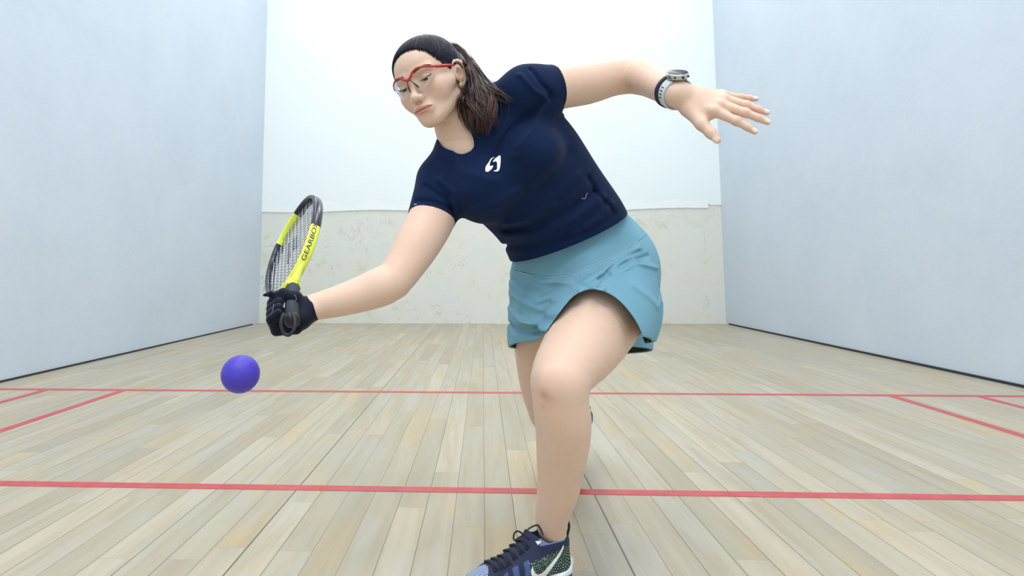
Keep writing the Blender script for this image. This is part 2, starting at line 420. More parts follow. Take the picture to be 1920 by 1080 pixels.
for s in (-1, 1):
    face += [E_((s*11.5, 90, -39), (7.5, 10, 7.5), 5), E_((s*30, 92, -1), (17, 17, 12), 11, 'sub')]
    # closed-down upper lid and lower lid over the eyeball
    face += [E_((s*31, 66.5, -1), (15.6, 14.4, 13.2), 4), K_((s*17, 72, -5), (s*14, 74, -4), 4, 3, 4)]
    sl = spline([(s*18, 84, -4.5), (s*25, 84, -6.2), (s*32, 84, -6.6), (s*39, 82, -4.6), (s*44, 78, -1.2)], 7)
    for a, b in zip(sl[:-1], sl[1:]): face.append(Cone(a, b, 2.0, 2.0, w=(0, 1, 0), f=4.0, op='sub', k=1.6))
    cr = spline([(s*17, 80, 1), (s*24, 81.5, 5.2), (s*32, 81, 6.2), (s*40, 77, 4.2), (s*45, 72, 0)], 6)
    for a, b in zip(cr[:-1], cr[1:]): face.append(K_(a, b, 1.1, 1.1, 3, 'sub'))
    face += [E_((s*6.5, 96, -48), (3.2, 6, 4.2), 2.5, 'sub')]
# mouth: parted lips
face += [E_((0, 82, -64), (26, 12, 17), 12), K_((0, 91, -50), (0, 93, -57), 2.4, 2.4, 5, 'sub')]
for s in (-1, 1):
    up = spline([(0, 91.5, -60.4), (s*6, 91.8, -59.6), (s*14, 88.5, -61.6), (s*22, 82.5, -64.6)], 5)
    for i, (a, b) in enumerate(zip(up[:-1], up[1:])): face.append(K_(a, b, 4.6-1*i, 3.9-1*i+.3, 3))
    lo_ = spline([(0, 90, -71.6), (s*8, 89, -71), (s*16, 85.5, -68.8), (s*22, 82, -66)], 5)
    for i, (a, b) in enumerate(zip(lo_[:-1], lo_[1:])): face.append(K_(a, b, 5.2-1.1*i, 4.4-1.1*i+.3, 3))
    mo = spline([(0, 95.6, -66), (s*8, 94.4, -65.7), (s*16, 90, -65.3), (s*24, 84.5, -65.2)], 5)
    for a, b in zip(mo[:-1], mo[1:]): face.append(K_(a, b, 2.2, 1.5, 1.2, 'sub'))
face.append(E_((0, 93, -80), (16, 8, 5), 9, 'sub'))
def ear(s):
    L = []
    Re = rotv((0, 0, s*.38))@rotv((-.22, 0, 0))
    def P(u, v, w=0): return np.array([s*70, -4, -11])+Re@np.array([s*w, u, v])
    L.append(E_(P(0, 0, 2), (4.5, 14, 25), 5, 'add', Re))
    helix = spline([P(9, -4, 2), P(13, 8, 3), P(10, 22, 5), P(-2, 28, 8), P(-14, 22, 11), P(-18, 8, 12), P(-15, -8, 9), P(-6, -24, 4), P(3, -31, 1), P(9, -26, 0)], 16)
    for i, (a, b) in enumerate(zip(helix[:-1], helix[1:])): L.append(K_(a, b, 3.4 if i < 11 else 4.6, 3.4 if i < 10 else 5.2, 3))
    L.append(E_(P(-4, 0, 3), (3.5, 15, 23), 4, 'add', Re))
    anti = spline([P(4, 16, 5), P(-6, 12, 7), P(-9, 0, 7), P(-4, -12, 6)], 6)
    for a, b in zip(anti[:-1], anti[1:]): L.append(K_(a, b, 2.6, 2.6, 3))
    L.append(E_(P(1, -2, 7), (6, 7.5, 11), 3, 'sub', Re)); L.append(E_(P(-1, 20, 8), (3.4, 8, 4), 3, 'sub', Re))
    L.append(K_(P(9, -4, 3), P(8, -9, 3), 3.2, 3, 3))
    return Grp(L, op='add', k=4)
face += [ear(1), ear(-1)]
headG = Grp(face, HM, HT, HS, k=.012)
# ------------------------------------------------------------------ the player's body
L_ARM = [(995, 172, 1.34, 44), (1045, 164, 1.37, 39), (1100, 156, 1.40, 37.5), (1150, 144, 1.425, 33), (1183, 141, 1.43, 31.5)]
L_FORE = [(1183, 141, 1.43, 31.5), (1213, 147, 1.375, 31), (1243, 163, 1.30, 27), (1270, 177, 1.235, 24)]
R_ARM = [(832, 342, 1.40, 46), (812, 405, 1.36, 42), (784, 455, 1.32, 41), (757, 500, 1.29, 35), (738, 527, 1.27, 31)]
R_FORE = [(738, 527, 1.27, 31), (716, 537, 1.265, 33.5), (682, 550, 1.26, 31), (640, 563, 1.25, 27), (605, 572, 1.245, 23), (578, 578, 1.24, 20)]
SPINE = [(1090, 512, 1.56, 98), (1062, 442, 1.51, 92), (1035, 388, 1.47, 88), (992, 335, 1.44, 98), (958, 296, 1.42, 100), (925, 262, 1.41, 82)]
THIGH_F = [(1148, 505, 1.52, 76), (1128, 580, 1.42, 78), (1096, 640, 1.32, 70), (1060, 690, 1.23, 57), (1048, 718, 1.195, 49)]
SHIN_F = [(1048, 718, 1.195, 49), (1052, 760, 1.205, 49), (1056, 795, 1.22, 49.5), (1053, 850, 1.25, 45), (1047, 915, 1.28, 37), (1036, 962, 1.30, 29.5), (1034, 985, 1.31, 25), (1040, 1008, 1.32, 21)]
THIGH_B = [(1030, 545, 1.60, 72), (1024, 650, 1.63, 58), (1028, 720, 1.66, 51), (1036, 770, 1.69, 43)]
SHIN_B = [(1036, 770, 1.69, 43), (1050, 785, 1.85, 40), (1070, 790, 2.02, 28), (1080, 794, 2.12, 20)]
TK = .70
body = []
body += chain(SPINE, .03, TK)
body += [Ell(J(1092, 535, 1.56), (.155, .10, .12), np.stack([nrm(RT*.94+UP*.2), FW, nrm(UP*.94-RT*.2)], 1), k=.03)]
body += [PC((905, 262, 1.42, 62), (840, 335, 1.41, 44), .03, .8), PC((905, 250, 1.42, 62), (990, 178, 1.35, 44), .03, .8), PC((925, 262, 1.41, 78), (890, 300, 1.40, 60), .03, .8)]
body += [Ell(J(905, 352, 1.34), .053, k=.03), Ell(J(1003, 290, 1.33), .053, k=.03)]
neck = [PC((842, 185, 1.385, 44), (862, 236, 1.40, 42), .02), PC((862, 236, 1.40, 42), (890, 285, 1.42, 50), .02)]
body += neck+[headG]
body += limb(L_ARM, .018)+limb(L_FORE, .006)+limb(R_ARM, .018)+limb(R_FORE, .006)
body += [PC((748, 540, 1.275, 14), (738, 533, 1.27, 20), .012), PC((1178, 120, 1.45, 10), (1183, 130, 1.44, 14), .012)]
body += limb(THIGH_F, .03)+limb(SHIN_F, .012)+limb(THIGH_B, .03)+limb(SHIN_B, .01)
body += [Ell(J(1036, 712, 1.165), (.027, .02, .03), k=.016), Ell(J(1067, 800, 1.245), (.033, .04, .085), k=.02), Ell(J(1050, 748, 1.175), (.014, .012, .018), k=.014),
         PC((1018, 986, 1.31, 6), (1020, 990, 1.31, 6), .008), PC((1050, 990, 1.325, 6), (1051, 995, 1.325, 6), .008)]
# open left hand: wrist, metacarpals, five fingers
Z0 = 1.235
WR = (1275, 179, Z0, 22)
FIN = [  # mcp, pip, dip, tip  (px, py, depth, half width px)
    [(1340, 208, 1.19, 10.5), (1381, 227, 1.165, 8.2), (1403, 239, 1.155, 7), (1415, 246.5, 1.15, 5.8)],
    [(1352, 197, 1.195, 10.5), (1397, 211, 1.165, 8.2), (1421, 221, 1.155, 7), (1439, 229, 1.15, 5.8)],
    [(1360, 187, 1.205, 10), (1400, 197, 1.18, 7.6), (1421, 205, 1.17, 6.6), (1438, 211, 1.165, 5.4)],
    [(1358, 180, 1.225, 9), (1389, 183, 1.22, 6.6), (1406, 184, 1.215, 5.6), (1418, 185.5, 1.21, 4.6)]]
hand = [PC(WR, (1305, 190, 1.225, 26), .012, .62)]
for f in FIN: hand.append(PC((1292, 186+(f[0][1]-190)*.35, Z0-.003, 17), (f[0][0]-4, f[0][1], f[0][2]+.004, 12), .010, .8))
for f in FIN:
    g = chain(f, .004, sub=1); g[0].k = .006
    g += [Ell(J(f[1][0], f[1][1], f[1][2]-.001), mpx(f[1][3], f[1][2])*1.06, k=.004)]
    hand.append(Grp(g, op='add', k=.0045)); 
for f in FIN: hand.append(Ell(J(f[0][0]-3, f[0][1]-1, f[0][2]-.004), .0095, k=.008))
hand += [Grp([PC((1293, 205, 1.225, 15), (1316, 233, 1.195, 11.5), .008), PC((1316, 233, 1.195, 11.5), (1333, 250, 1.18, 9.6), .006), PC((1333, 250, 1.18, 9.6), (1345, 263, 1.17, 6.8), .006)], op='add', k=.010)]
hand += [PC((1300, 200, 1.225, 16), (1326, 214, 1.205, 12), .012, .7)]
body.append(Grp(hand, op='add', k=.012))
# racket line and the gripping right fist
RU = nrm(-.227*RT+.889*FW+.398*UP); RT0 = at(549, 529, 1.30)
FC = RT0-RU*.098+RT*-.012-UP*.012
WRI = at(580, 579, 1.24)
E1 = WRI-FC; E1 = nrm(E1-RU*(E1@RU)); E2 = np.cross(RU, E1)
def fp(deg, r, u): t = math.radians(deg); return FC+RU*u+r*(math.cos(t)*E1+.80*math.sin(t)*E2)
def fist(off):
    L = [Cone(WRI, fp(35, .030, 0), .021+off, .021+off, w=RU, f=1.45, k=.012), Cone(fp(5, .030, 0), fp(60, .028, 0), .017+off, .015+off, w=RU, f=1.9, k=.012)]
    for i in range(4):
        u = .030-.0195*i; r = (.0098, .0102, .0098, .0088)[i]+off
        g = [Cone(fp(48, .031, u), fp(118, .034, u), r+.0012, r, k=.003), Cone(fp(118, .034, u), fp(185, .027, u-.002), r, r*.95, k=.003),
             Cone(fp(185, .027, u-.002), fp(232, .026, u-.003), r*.95, r*.85, k=.003)]
        L.append(Grp(g, op='add', k=.004))
    L.append(Grp([Cone(fp(-15, .030, .006), fp(-62, .032, .018), .015+off, .0125+off, k=.008), Cone(fp(-62, .032, .018), fp(-105, .031, .028), .0118+off, .0105+off, k=.005),
                  Cone(fp(-105, .031, .028), fp(-142, .029, .034), .0105+off, .0085+off, k=.005)], op='add', k=.007))
    return L
body.append(Grp(fist(0), op='add', k=.01))
bodyG = Grp(body)
# ---- shoe frames: x to the toe, y to her left, z up
def frame(heel, ball, up=(0, 0, 1)):
    x = nrm(np.array(ball)-heel); y = nrm(np.cross(up, x)); z = np.cross(x, y); return np.stack([x, y, z], 1)
HEEL = np.array([.130, -6.618, .0]); SF = frame(HEEL, HEEL+np.array([-.66, -.75, 0]))
HEELB = at(1078, 778, 2.16); 
def shoe_local(M, T): return lambda p: np.asarray(p, float)@M.T+T

def tintf(V):
    """skin tone varies on the skin itself: lips, nails, knuckles, marks on the knee; shade is painted into mouth gap and nostrils"""
    n = len(V); c = np.tile(np.array([.765, .55, .43]), (n, 1)).astype(float)
    h = (V-HT)@HM/HS
    def blend(mask, col, a=1.):
        m = np.clip(mask, 0, 1)[:, None]*a; c[:] = c*(1-m)+np.array(col)*m
    def blob(P, r, col, a=1.):
        d = np.sqrt(((V-P)**2).sum(1)); blend(np.exp(-(d/r)**2), col, a)
    inh = (np.abs(h[:, 0]) < 90) & (np.abs(h[:, 2]) < 130) & (np.abs(h[:, 1]) < 130)
    for s in (-1, 1):
        blend(np.where(inh, np.exp(-(((h[:, 0]-s*42)/20)**2+((h[:, 1]-64)/26)**2+((h[:, 2]+30)/18)**2)), 0), (.80, .40, .32), .4)
        blend(np.where(inh, np.exp(-(((h[:, 0]-s*31)/17)**2+((h[:, 1]-80)/12)**2+((h[:, 2]-3)/9)**2)), 0), (.62, .38, .29), .45)
    ax = np.abs(h[:, 0]); y0 = 86-.012*h[:, 0]**2
    lipm = np.where(inh & (h[:, 1] > y0-6) & (ax < 25), np.clip((1-((h[:, 2]+65.8)/(9.2-.0105*ax**2+1e-3))**2)*3, 0, 1)*(9.2-.0105*ax**2 > 1), 0)
    blend(lipm, (.62, .22, .21), .8)
    blend(np.where(inh & (h[:, 1] > 80), np.exp(-((h[:, 2]+65.9-.03*ax)/1.5)**2-(ax/16)**4), 0), (.12, .03, .03), .9)  # shade of the gap between the lips, painted into the colour
    blend(np.where(inh & (h[:, 1] > 86), np.exp(-((ax-6.5)/2.6)**2-((h[:, 2]+48.5)/2.2)**2), 0), (.14, .045, .03), .85)  # nostril hollows darkened in the tint, painted shade
    blend(np.where(inh, np.exp(-(((ax-72)/8)**2+((h[:, 1]+14)/10)**2+((h[:, 2]+12)/14)**2)), 0), (.75, .32, .24), .4)
    for q in ((44, 60, -34),): 
        blend(np.where(inh, np.exp(-(((h-np.array(q))**2).sum(1))/2.2), 0), (.30, .14, .09), .7)
    for f in FIN:
        for j, a in ((0, .35), (1, .4), (2, .25)): blob(J(*f[j][:3]), .010, (.78, .36, .28), a)
        T = J(*f[3][:3]); D = nrm(T-J(*f[2][:3])); nv = nrm(UP*.55-FW*.85); nv = nrm(nv-D*(nv@D)); S = np.cross(D, nv)
        q = V-(T+D*.001); x, y, z = q@D, q@S, q@nv
        blend(((x > -.007) & (x < .0056) & (np.abs(y) < .0046) & (z > .0028)).astype(float), (.93, .72, .68), 1)
    T = J(1345, 263, 1.17); D = nrm(T-J(1333, 250, 1.18)); nv = nrm(-RT*.8-FW*.4-UP*.3); nv = nrm(nv-D*(nv@D)); S = np.cross(D, nv); q = V-T
    x, y, z = q@D, q@S, q@nv; blend(((x > -.007) & (x < .006) & (np.abs(y) < .005) & (z > .0035)).astype(float), (.93, .72, .68), 1)
    for (px, py, Z, r, col, a) in ((1030, 700, 1.14, .016, (.78, .45, .38), .25), (1046, 712, 1.14, .02, (.78, .45, .38), .22), (1019, 742, 1.15, .010, (.60, .20, .18), .6), (1017, 765, 1.16, .005, (.55, .17, .16), .6),
                                   (1030, 752, 1.15, .014, (.72, .34, .28), .35), (1028, 925, 1.25, .004, (.55, .28, .2), .5), (1082, 820, 1.19, .006, (.6, .4, .3), .4), (1139, 565, 1.32, .0016, (.25, .12, .08), .9),
                                   (1208, 127, 1.34, .0014, (.3, .15, .1), .9), (1042, 782, 1.16, .03, (.74, .46, .34), .3)):
        blob(J(px, py, Z), r, col, a)
    return c
# ------------------------------------------------------------------ t-shirt
def off(st, dr, s0=0): return [(p[0], p[1], p[2], p[3]+dr) for p in st]
def W3(pts, Z=1.38): return [at(x, y, Z) for x, y in pts]
SH_S = [(1080, 478, 1.54, 100), (1066, 445, 1.51, 103), (1036, 392, 1.47, 97), (992, 335, 1.44, 104), (958, 296, 1.42, 106), (925, 262, 1.41, 86)]
sh = chain(SH_S, .03, TK+.03)
sh += [PC((905, 262, 1.42, 67), (840, 338, 1.41, 48), .03, .85), PC((905, 250, 1.42, 66), (995, 180, 1.35, 50), .03, .85), PC((925, 262, 1.41, 84), (890, 300, 1.40, 66), .03, .85)]
sh += [Ell(J(905, 352, 1.34), .060, k=.035), Ell(J(1003, 290, 1.33), .060, k=.035), PC((905, 365, 1.36, 48), (965, 330, 1.36, 50), .04, .8)]
sh += [PC((985, 172, 1.345, 48), (1050, 164, 1.375, 42.5), .025), PC((830, 342, 1.40, 49), (806, 420, 1.355, 45), .025)]
sl_l, sl_r = at(1039, 165, 1.365), at(810, 411, 1.36)
folds = []
def fo(pts, amp, px, Z=1.40): folds.append(Fold(W3(pts, Z), amp*.0021, mpx(px*1.15, Z), w=FW))
for pts, amp, px in ([[(1018, 197), (985, 225), (945, 262), (925, 300)], -3.2, 6], [[(1012, 205), (990, 250), (960, 285)], 3.0, 5], [[(1040, 215), (1010, 240), (960, 300)], 2, 8],
                     [[(985, 150), (1000, 175), (1018, 190)], -3, 4], [[(965, 160), (990, 190), (1010, 200)], 2.6, 4],
                     [[(850, 400), (835, 375), (800, 352)], -3, 5], [[(858, 400), (850, 365), (825, 340)], 3, 5], [[(845, 392), (812, 380), (785, 378)], -2.4, 4], [[(880, 400), (925, 385), (965, 362)], 2.5, 7],
                     [[(948, 432), (1000, 425), (1060, 395), (1110, 360)], -4.2, 6], [[(950, 442), (1010, 440), (1075, 408), (1130, 368)], 3.6, 6], [[(955, 462), (1020, 458), (1085, 428)], -3.2, 6],
                     [[(948, 420), (985, 412), (1030, 385)], 3.5, 5], [[(1100, 335), (1120, 365), (1150, 392)], -3, 5], [[(1075, 330), (1040, 365), (985, 400)], 2.6, 7], [[(1060, 290), (1010, 345), (940, 400)], -2.2, 9],
                     [[(1150, 380), (1120, 408), (1070, 436)], 3, 5], [[(1158, 398), (1110, 428), (1050, 452)], -2.4, 4], [[(845, 300), (870, 330), (925, 345)], 1.6, 7]):
    fo(pts, amp, px)
sh += folds
hemP = [at(962, 484, 1.52), at(1168, 402, 1.50), at(1052, 473, 1.37)]
hn_ = nrm(np.cross(hemP[1]-hemP[0], hemP[2]-hemP[0])); hn_ = hn_ if hn_@UP < 0 else -hn_
neckcut = Grp([PC((836, 165, 1.38, 50), (874, 262, 1.38, 45), .02), PC((874, 262, 1.38, 45), (884, 278, 1.37, 41), .02, 1)], op='sub', k=.003)
shirtG0 = Grp(sh)
sd_l, sd_r = nrm(at(1050, 163, 1.375)-at(1000, 171, 1.345)), nrm(at(806, 424, 1.35)-at(828, 350, 1.395))
def near(c, r, half):   # sleeve cut only acts round the arm
    cn = Cone(c, c+half.n*.10, r, r)
    return Fn(lambda p: np.maximum(half.d(p)*-1, cn.d(p)), 'sub')
shirtG = Grp([Grp([Grp(sh, op='add')], op='add', shell=.0048), Half(hemP[0], hn_, 'int'), neckcut, near(sl_l, .062, Half(sl_l, sd_l)), near(sl_r, .064, Half(sl_r, sd_r))], cull=False)

# ------------------------------------------------------------------ skirt: waistband, flared skirt and dark inner shorts
sk_body = [PC((1082, 480, 1.55, 112), (1094, 505, 1.56, 118), .03, TK-.02), PC((1062, 432, 1.51, 99), (1082, 480, 1.55, 112), .03, TK+.02), Ell(J(1095, 530, 1.56), (.166, .112, .125), np.stack([nrm(RT*.94+UP*.2), FW, nrm(UP*.94-RT*.2)], 1), k=.03)]
legs = [PC((1148, 505, 1.52, 84), (1132, 580, 1.415, 91), .05), PC((1132, 580, 1.415, 91), (1116, 628, 1.335, 97), .05), PC((1032, 540, 1.57, 72), (1022, 620, 1.57, 62), .05, 1), PC((1022, 620, 1.57, 62), (1016, 690, 1.57, 60), .05, 1),
        PC((1092, 520, 1.50, 84), (1050, 600, 1.475, 72), .04, .8), PC((1050, 600, 1.475, 72), (1030, 650, 1.49, 64), .04, .8), PC((1135, 560, 1.60, 90), (1130, 680, 1.62, 88), .05)]
sf = []
for pts, amp, px in ([[(1190, 462), (1120, 490), (1060, 520), (1000, 560)], 2.6, 5], [[(1205, 478), (1150, 488), (1095, 512)], -2.4, 4], [[(1225, 500), (1170, 486), (1120, 502)], 2.4, 4], [[(1185, 468), (1140, 480), (1110, 500)], -2, 3],
                     [[(1060, 530), (1020, 585), (970, 600)], 4.0, 6], [[(1075, 530), (1040, 560), (1000, 612), (966, 620)], -3.6, 6], [[(1095, 522), (1060, 545), (1030, 590), (1000, 625)], 3.4, 6], [[(968, 530), (1010, 545), (1060, 520)], -2, 6],
                     [[(966, 560), (1005, 572), (1050, 548)], 2, 6], [[(964, 592), (990, 600), (1020, 590)], 3.2, 5], [[(1228, 545), (1200, 560), (1180, 540), (1150, 520)], 1.8, 6], [[(1222, 560), (1212, 600), (1200, 622)], 2.4, 5], [[(972, 505), (1010, 525), (1050, 520)], 1.8, 5]):
    sf.append(Fold(W3(pts, 1.47), amp*.0023, mpx(px, 1.47), w=FW))
hA = [at(1110, 541, 1.27), at(1012, 642, 1.41), at(1222, 655, 1.46)]
HEM = [(940, 650, 1.47), (966, 648, 1.47), (990, 644, 1.46), (1014, 634, 1.43), (1034, 608, 1.39), (1054, 580, 1.35), (1074, 557, 1.32), (1094, 546, 1.30), (1112, 543, 1.30), (1136, 548, 1.31), (1160, 563, 1.33), (1184, 590, 1.36), (1200, 618, 1.39), (1211, 648, 1.42), (1240, 700, 1.45)]
HD = float(at(1100, 600, 1.475)@FW)
def cone_cut(pts):   # a cut through the cloth along rays that meet above the court; pts are (x, y) stations of its edge
    X_ = np.array([q[0] for q in pts], float); Y_ = np.array([q[1] for q in pts], float)
    def f(p):
        q = p-CAM; z = q@FW; return ((CY-F_*(q@UP)/z)-np.interp(CX+F_*(q@RT)/z, X_, Y_))*z/F_
    return f
_hem = cone_cut([(q[0], q[1]) for q in spline([(h[0], h[1]) for h in HEM], 60)])
_seam = cone_cut(spline([(940, 496), (972, 508), (1000, 515), (1045, 517), (1100, 505), (1150, 482), (1197, 453), (1240, 418)], 40))
def hemcut(o=0.): return Fn(lambda p: np.maximum(-_hem(p)*.75-o, p@FW-HD), 'sub')
nA = nrm(np.cross(hA[1]-hA[0], hA[2]-hA[0])); nA = nA if nA@FW < 0 else -nA
hB = [at(962, 649, 1.55), at(1018, 641, 1.42), at(1212, 653, 1.52)]
nB = nrm(np.cross(hB[1]-hB[0], hB[2]-hB[0])); nB = nB if nB@UP < 0 else -nB
seamP = [at(972, 508, 1.53), at(1200, 450, 1.53), at(1045, 517, 1.42)]
nS = nrm(np.cross(seamP[1]-seamP[0], seamP[2]-seamP[0])); nS = nS if nS@UP < 0 else -nS
hemTop = Half(hemP[0]-hn_*.022, -hn_)
skirtG = Grp([Grp([Grp(sk_body+legs+sf)], shell=.0045), hemTop, Fn(lambda p: -_seam(p)-.0005, 'int'), hemcut(), Half(hB[0], nB)], cull=False)
bandG = Grp([Grp([Grp(sk_body+legs)], shell=.0042), hemTop, Fn(lambda p: _seam(p), 'int')], cull=False)
shortG = Grp([Grp([Grp([Grp(sk_body+legs+sf)], off=-.0078)], shell=.0035), Half(seamP[0]-nS*.004, -nS), hemcut(.0015), Half(hB[0]-nB*.0015, nB)], cull=False)
body.append(Inset(Grp(sh), [Half(hemP[0]-hn_*.004, hn_), Fn(lambda p: -neckcut.d(p)+.004), Fn(lambda p: -near(sl_l, .062, Half(sl_l-sd_l*.004, sd_l)).d(p)), Fn(lambda p: -near(sl_r, .064, Half(sl_r-sd_r*.004, sd_r)).d(p))], .0075, .012))
body.append(Inset(Grp(sk_body+legs+sf), [hemTop, Fn(lambda p: -hemcut(.003).d(p)), Half(hB[0]-nB*.003, nB)], .0130, .04))
# ------------------------------------------------------------------ materials of the figure
sk = mat('skin', (.8, .55, .4), .48, spec=.35); at_ = nd(sk, 'ShaderNodeVertexColor', layer_name='tint')
v = coords(sk); nn = noise(sk, v, 60, 4, .6)
lk(sk, mixc(sk, ramp(sk, nn, [(.35, (0, 0, 0)), (.8, (.16, .16, .16))]), at_.outputs[0], (.72, .42, .30)), bsdf(sk).inputs['Base Color'])
bsdf(sk).inputs['Subsurface Weight'].default_value = .12; bsdf(sk).inputs['Subsurface Radius'].default_value = (1, .35, .2); bsdf(sk).inputs['Subsurface Scale'].default_value = .008
bump(sk, noise(sk, v, 900, 2), .08, .0006)
def fabric(name, col, sc_=900, rough=.85, sheen=.04):
    m = mat(name, col, rough, spec=.12); v = coords(m); bump(m, noise(m, v, sc_, 2), .2, .0004)
    bsdf(m).inputs['Sheen Weight'].default_value = sheen; return m
navy = fabric('navy_jersey', (.0045, .015, .055)); teal = fabric('teal_skirt_knit', (.175, .37, .485), sheen=.05)
glv = fabric('black_glove_leather', (.004, .007, .018), 500, .6, .1)

person = empty('person', (.1, -6.6, 0), 'woman in navy t-shirt and light blue skirt lunging forward to play a low racket shot', 'person')
QUALITY = 1.0
LO = np.array([-.62, -7.05, -.01]); HI = np.array([.70, -5.70, 1.36])
VOX = .0018*QUALITY; BLK = 16*VOX
def snap(a, b): return LO+np.floor((np.array(a)-LO)/BLK)*BLK, LO+np.ceil((np.array(b)-LO)/BLK)*BLK
hb = snap(HT-.13, HT+np.array([.13, .13, .14])); hc_ = at(1355, 215, 1.19); ab = snap(hc_-np.array([.085, .07, .075]), hc_+np.array([.11, .09, .07]))
parts = [surface(bodyG, LO, HI, VOX, skip=(hb, ab)), surface(bodyG, hb[0]-.004, hb[1]+.004, .00115*QUALITY), surface(bodyG, ab[0]-.004, ab[1]+.004, .00125*QUALITY)]
BV = []; BQ = []; nv_ = 0
for i, (V, Q) in enumerate(parts): BV.append(relax(V, Q, 4 if i == 0 else 1)); BQ.append(Q+nv_); nv_ += len(V)
BV = np.concatenate(BV); BQ = np.concatenate(BQ)
fastmesh('body', BV, BQ, person, sk, {'tint': tintf(BV)})
tick('body')
# ------------------------------------------------------------------ face details: eyes, lashes, brows
faceG = Grp(face); skullG = Grp(skull)
def facey(x, z, y=125.):
    """front surface of the face in head millimetres"""
    p = np.array([[x, y, z]], float)
    for i in range(60):
        d = float(faceG.d(p)[0])
        if d < .05: break
        p[0, 1] -= max(.08, d*.8)
        if p[0, 1] < -20: break
    return p[0, 1]
eyew = mat('eye_white', (.75, .72, .70), .15); iris = mat('iris_brown', (.07, .03, .015), .1); lashm = mat('dark_lash_hair', (.02, .012, .012), .6)
for s in (-1, 1):
    V = []; Fc = []; I = []; n1, n2 = 24, 32; gz = nrm((-.08, .86, -.5))
    for i in range(n1+1):
        for j in range(n2):
            t = math.pi*i/n1; f = 2*math.pi*j/n2; a = np.array([math.sin(t)*math.cos(f), math.sin(t)*math.sin(f), math.cos(t)])
            # pole along the gaze
            zx = nrm(np.cross(gz, (1, 0, 0))); zy = np.cross(gz, zx); V.append(hw(np.array([s*31, 66.3, -1.5])+12.9*(a[0]*zx+a[1]*zy+a[2]*gz)))
    for i in range(n1):
        for j in range(n2):
            Fc.append((i*n2+j, i*n2+(j+1) % n2, (i+1)*n2+(j+1) % n2, (i+1)*n2+j)); I.append(1 if i < 4 else 0)
    mesh('eye', V, Fc, person, [eyew, iris], idx=I)
for s in (-1, 1):
    mb = MB(); L = spline([(s*19, -3.4), (s*25, -4.2), (s*32, -4.4), (s*39, -2.6), (s*46, 1.2)], 14)
    P = [hw((x, facey(x, z+1.4)+.6, z)) for x, z in L]; mb.tube(P, np.array([.2, .4, .55, .6, .65, .7, .7, .7, .7, .7, .65, .6, .4, .2])*HS, 6)
    for i in range(16):
        x, z = L[min(13, int(i*13/15))]; y = facey(x, z+1.4)+.4
        mb.tube([hw((x, y, z)), hw((x+s*(i-6)*.25, y+3.2, z-2.2)), hw((x+s*(i-6)*.5, y+5.5, z-1.6))], [.35*HS, .28*HS, .1*HS], 4)
    mb.obj('eyelashes', person, lashm)
for s in (-1, 1):
    mb = MB()
    for i in range(130):
        t = random.random(); x = 14+t*34; z = 17.5+5.5*math.sin(t*2.4)-1.5*t; w = 3.1*(1-.7*t**2)
        zz = z+random.uniform(-w, w)*.9; y = facey(s*x, zz); y2 = facey(s*(x+4), zz+1)
        mb.tube([hw((s*x, y-.2, zz)), hw((s*(x+2.2), (y+y2)/2+.8, zz+1.5*(1-t))), hw((s*(x+5), y2+.3, zz+(2-3.2*t)))], [.34*HS, .36*HS, .12*HS], 4)
    mb.obj('eyebrow', person, lashm)

tick('face')
# ------------------------------------------------------------------ hair
TIE = np.array([0, -92, 42.])
hair_skull = [E_((0, -10, 36), (75, 93, 74.5)), E_((0, 24, 32), (62, 63.5, 58.5), 20), E_((0, -25, 5), (70, 75, 66), 25)]
capG = Grp(hair_skull+[Ell((0, 98, -11), (92, 84, 86), None, 'sub', 7), Ell((56, 44, -30), (30, 36, 40), None, 'sub', 6), Ell((-56, 44, -30), (30, 36, 40), None, 'sub', 6),
      Ell((72, -8, -24), (22, 22, 32), None, 'sub', 6), Ell((-72, -8, -24), (22, 22, 32), None, 'sub', 6), Half((0, -60, -42), (0, .5, -1), 'int', 6),
      Fold([(0, -98, 30), (0, -104, 44)], -3, 12)], HM, HT, HS)
hm = mat('dark_hair', (.012, .011, .018), .46, spec=.25); hv = nd(hm, 'ShaderNodeVertexColor', layer_name='tint')
sp = nd(hm, 'ShaderNodeSeparateXYZ'); lk(hm, hv.outputs[0], sp.inputs[0])
cbh = nd(hm, 'ShaderNodeCombineXYZ'); lk(hm, mth(hm, 'MULTIPLY', sp.outputs[0], 190), cbh.inputs[0]); lk(hm, mth(hm, 'MULTIPLY', sp.outputs[1], 5), cbh.inputs[1])
hn = noise(hm, cbh.outputs[0], 1, 4, .65); lk(hm, ramp(hm, hn, [(.35, (.005, .007, .016)), (.6, (.010, .011, .026)), (.78, (.05, .045, .08))]), bsdf(hm).inputs['Base Color']); bump(hm, hn, .75, .002)
def hairtint(V):
    h = (V-HT)@HM/HS-TIE; d = nrm((0, 1, .12)); e3 = nrm(np.cross((1, 0, 0), d)); a = np.arctan2(h[:, 0], h@e3)/math.pi; return np.stack([a*.5+.5, np.linalg.norm(h, axis=1)/200, a*0], 1)
hlo, hhi = HT-.13, HT+.135
tick('pre')
_o, *hair_VQ = sdfobj('hair', capG, hlo, hhi, .0016, person, hm, hairtint, it=1)
mb = MB(); capL = Grp(capG.ch); HB = BVHTree.FromPolygons([tuple(v) for v in ((hair_VQ[0]-HT)@HM/HS).tolist()], hair_VQ[1].tolist())
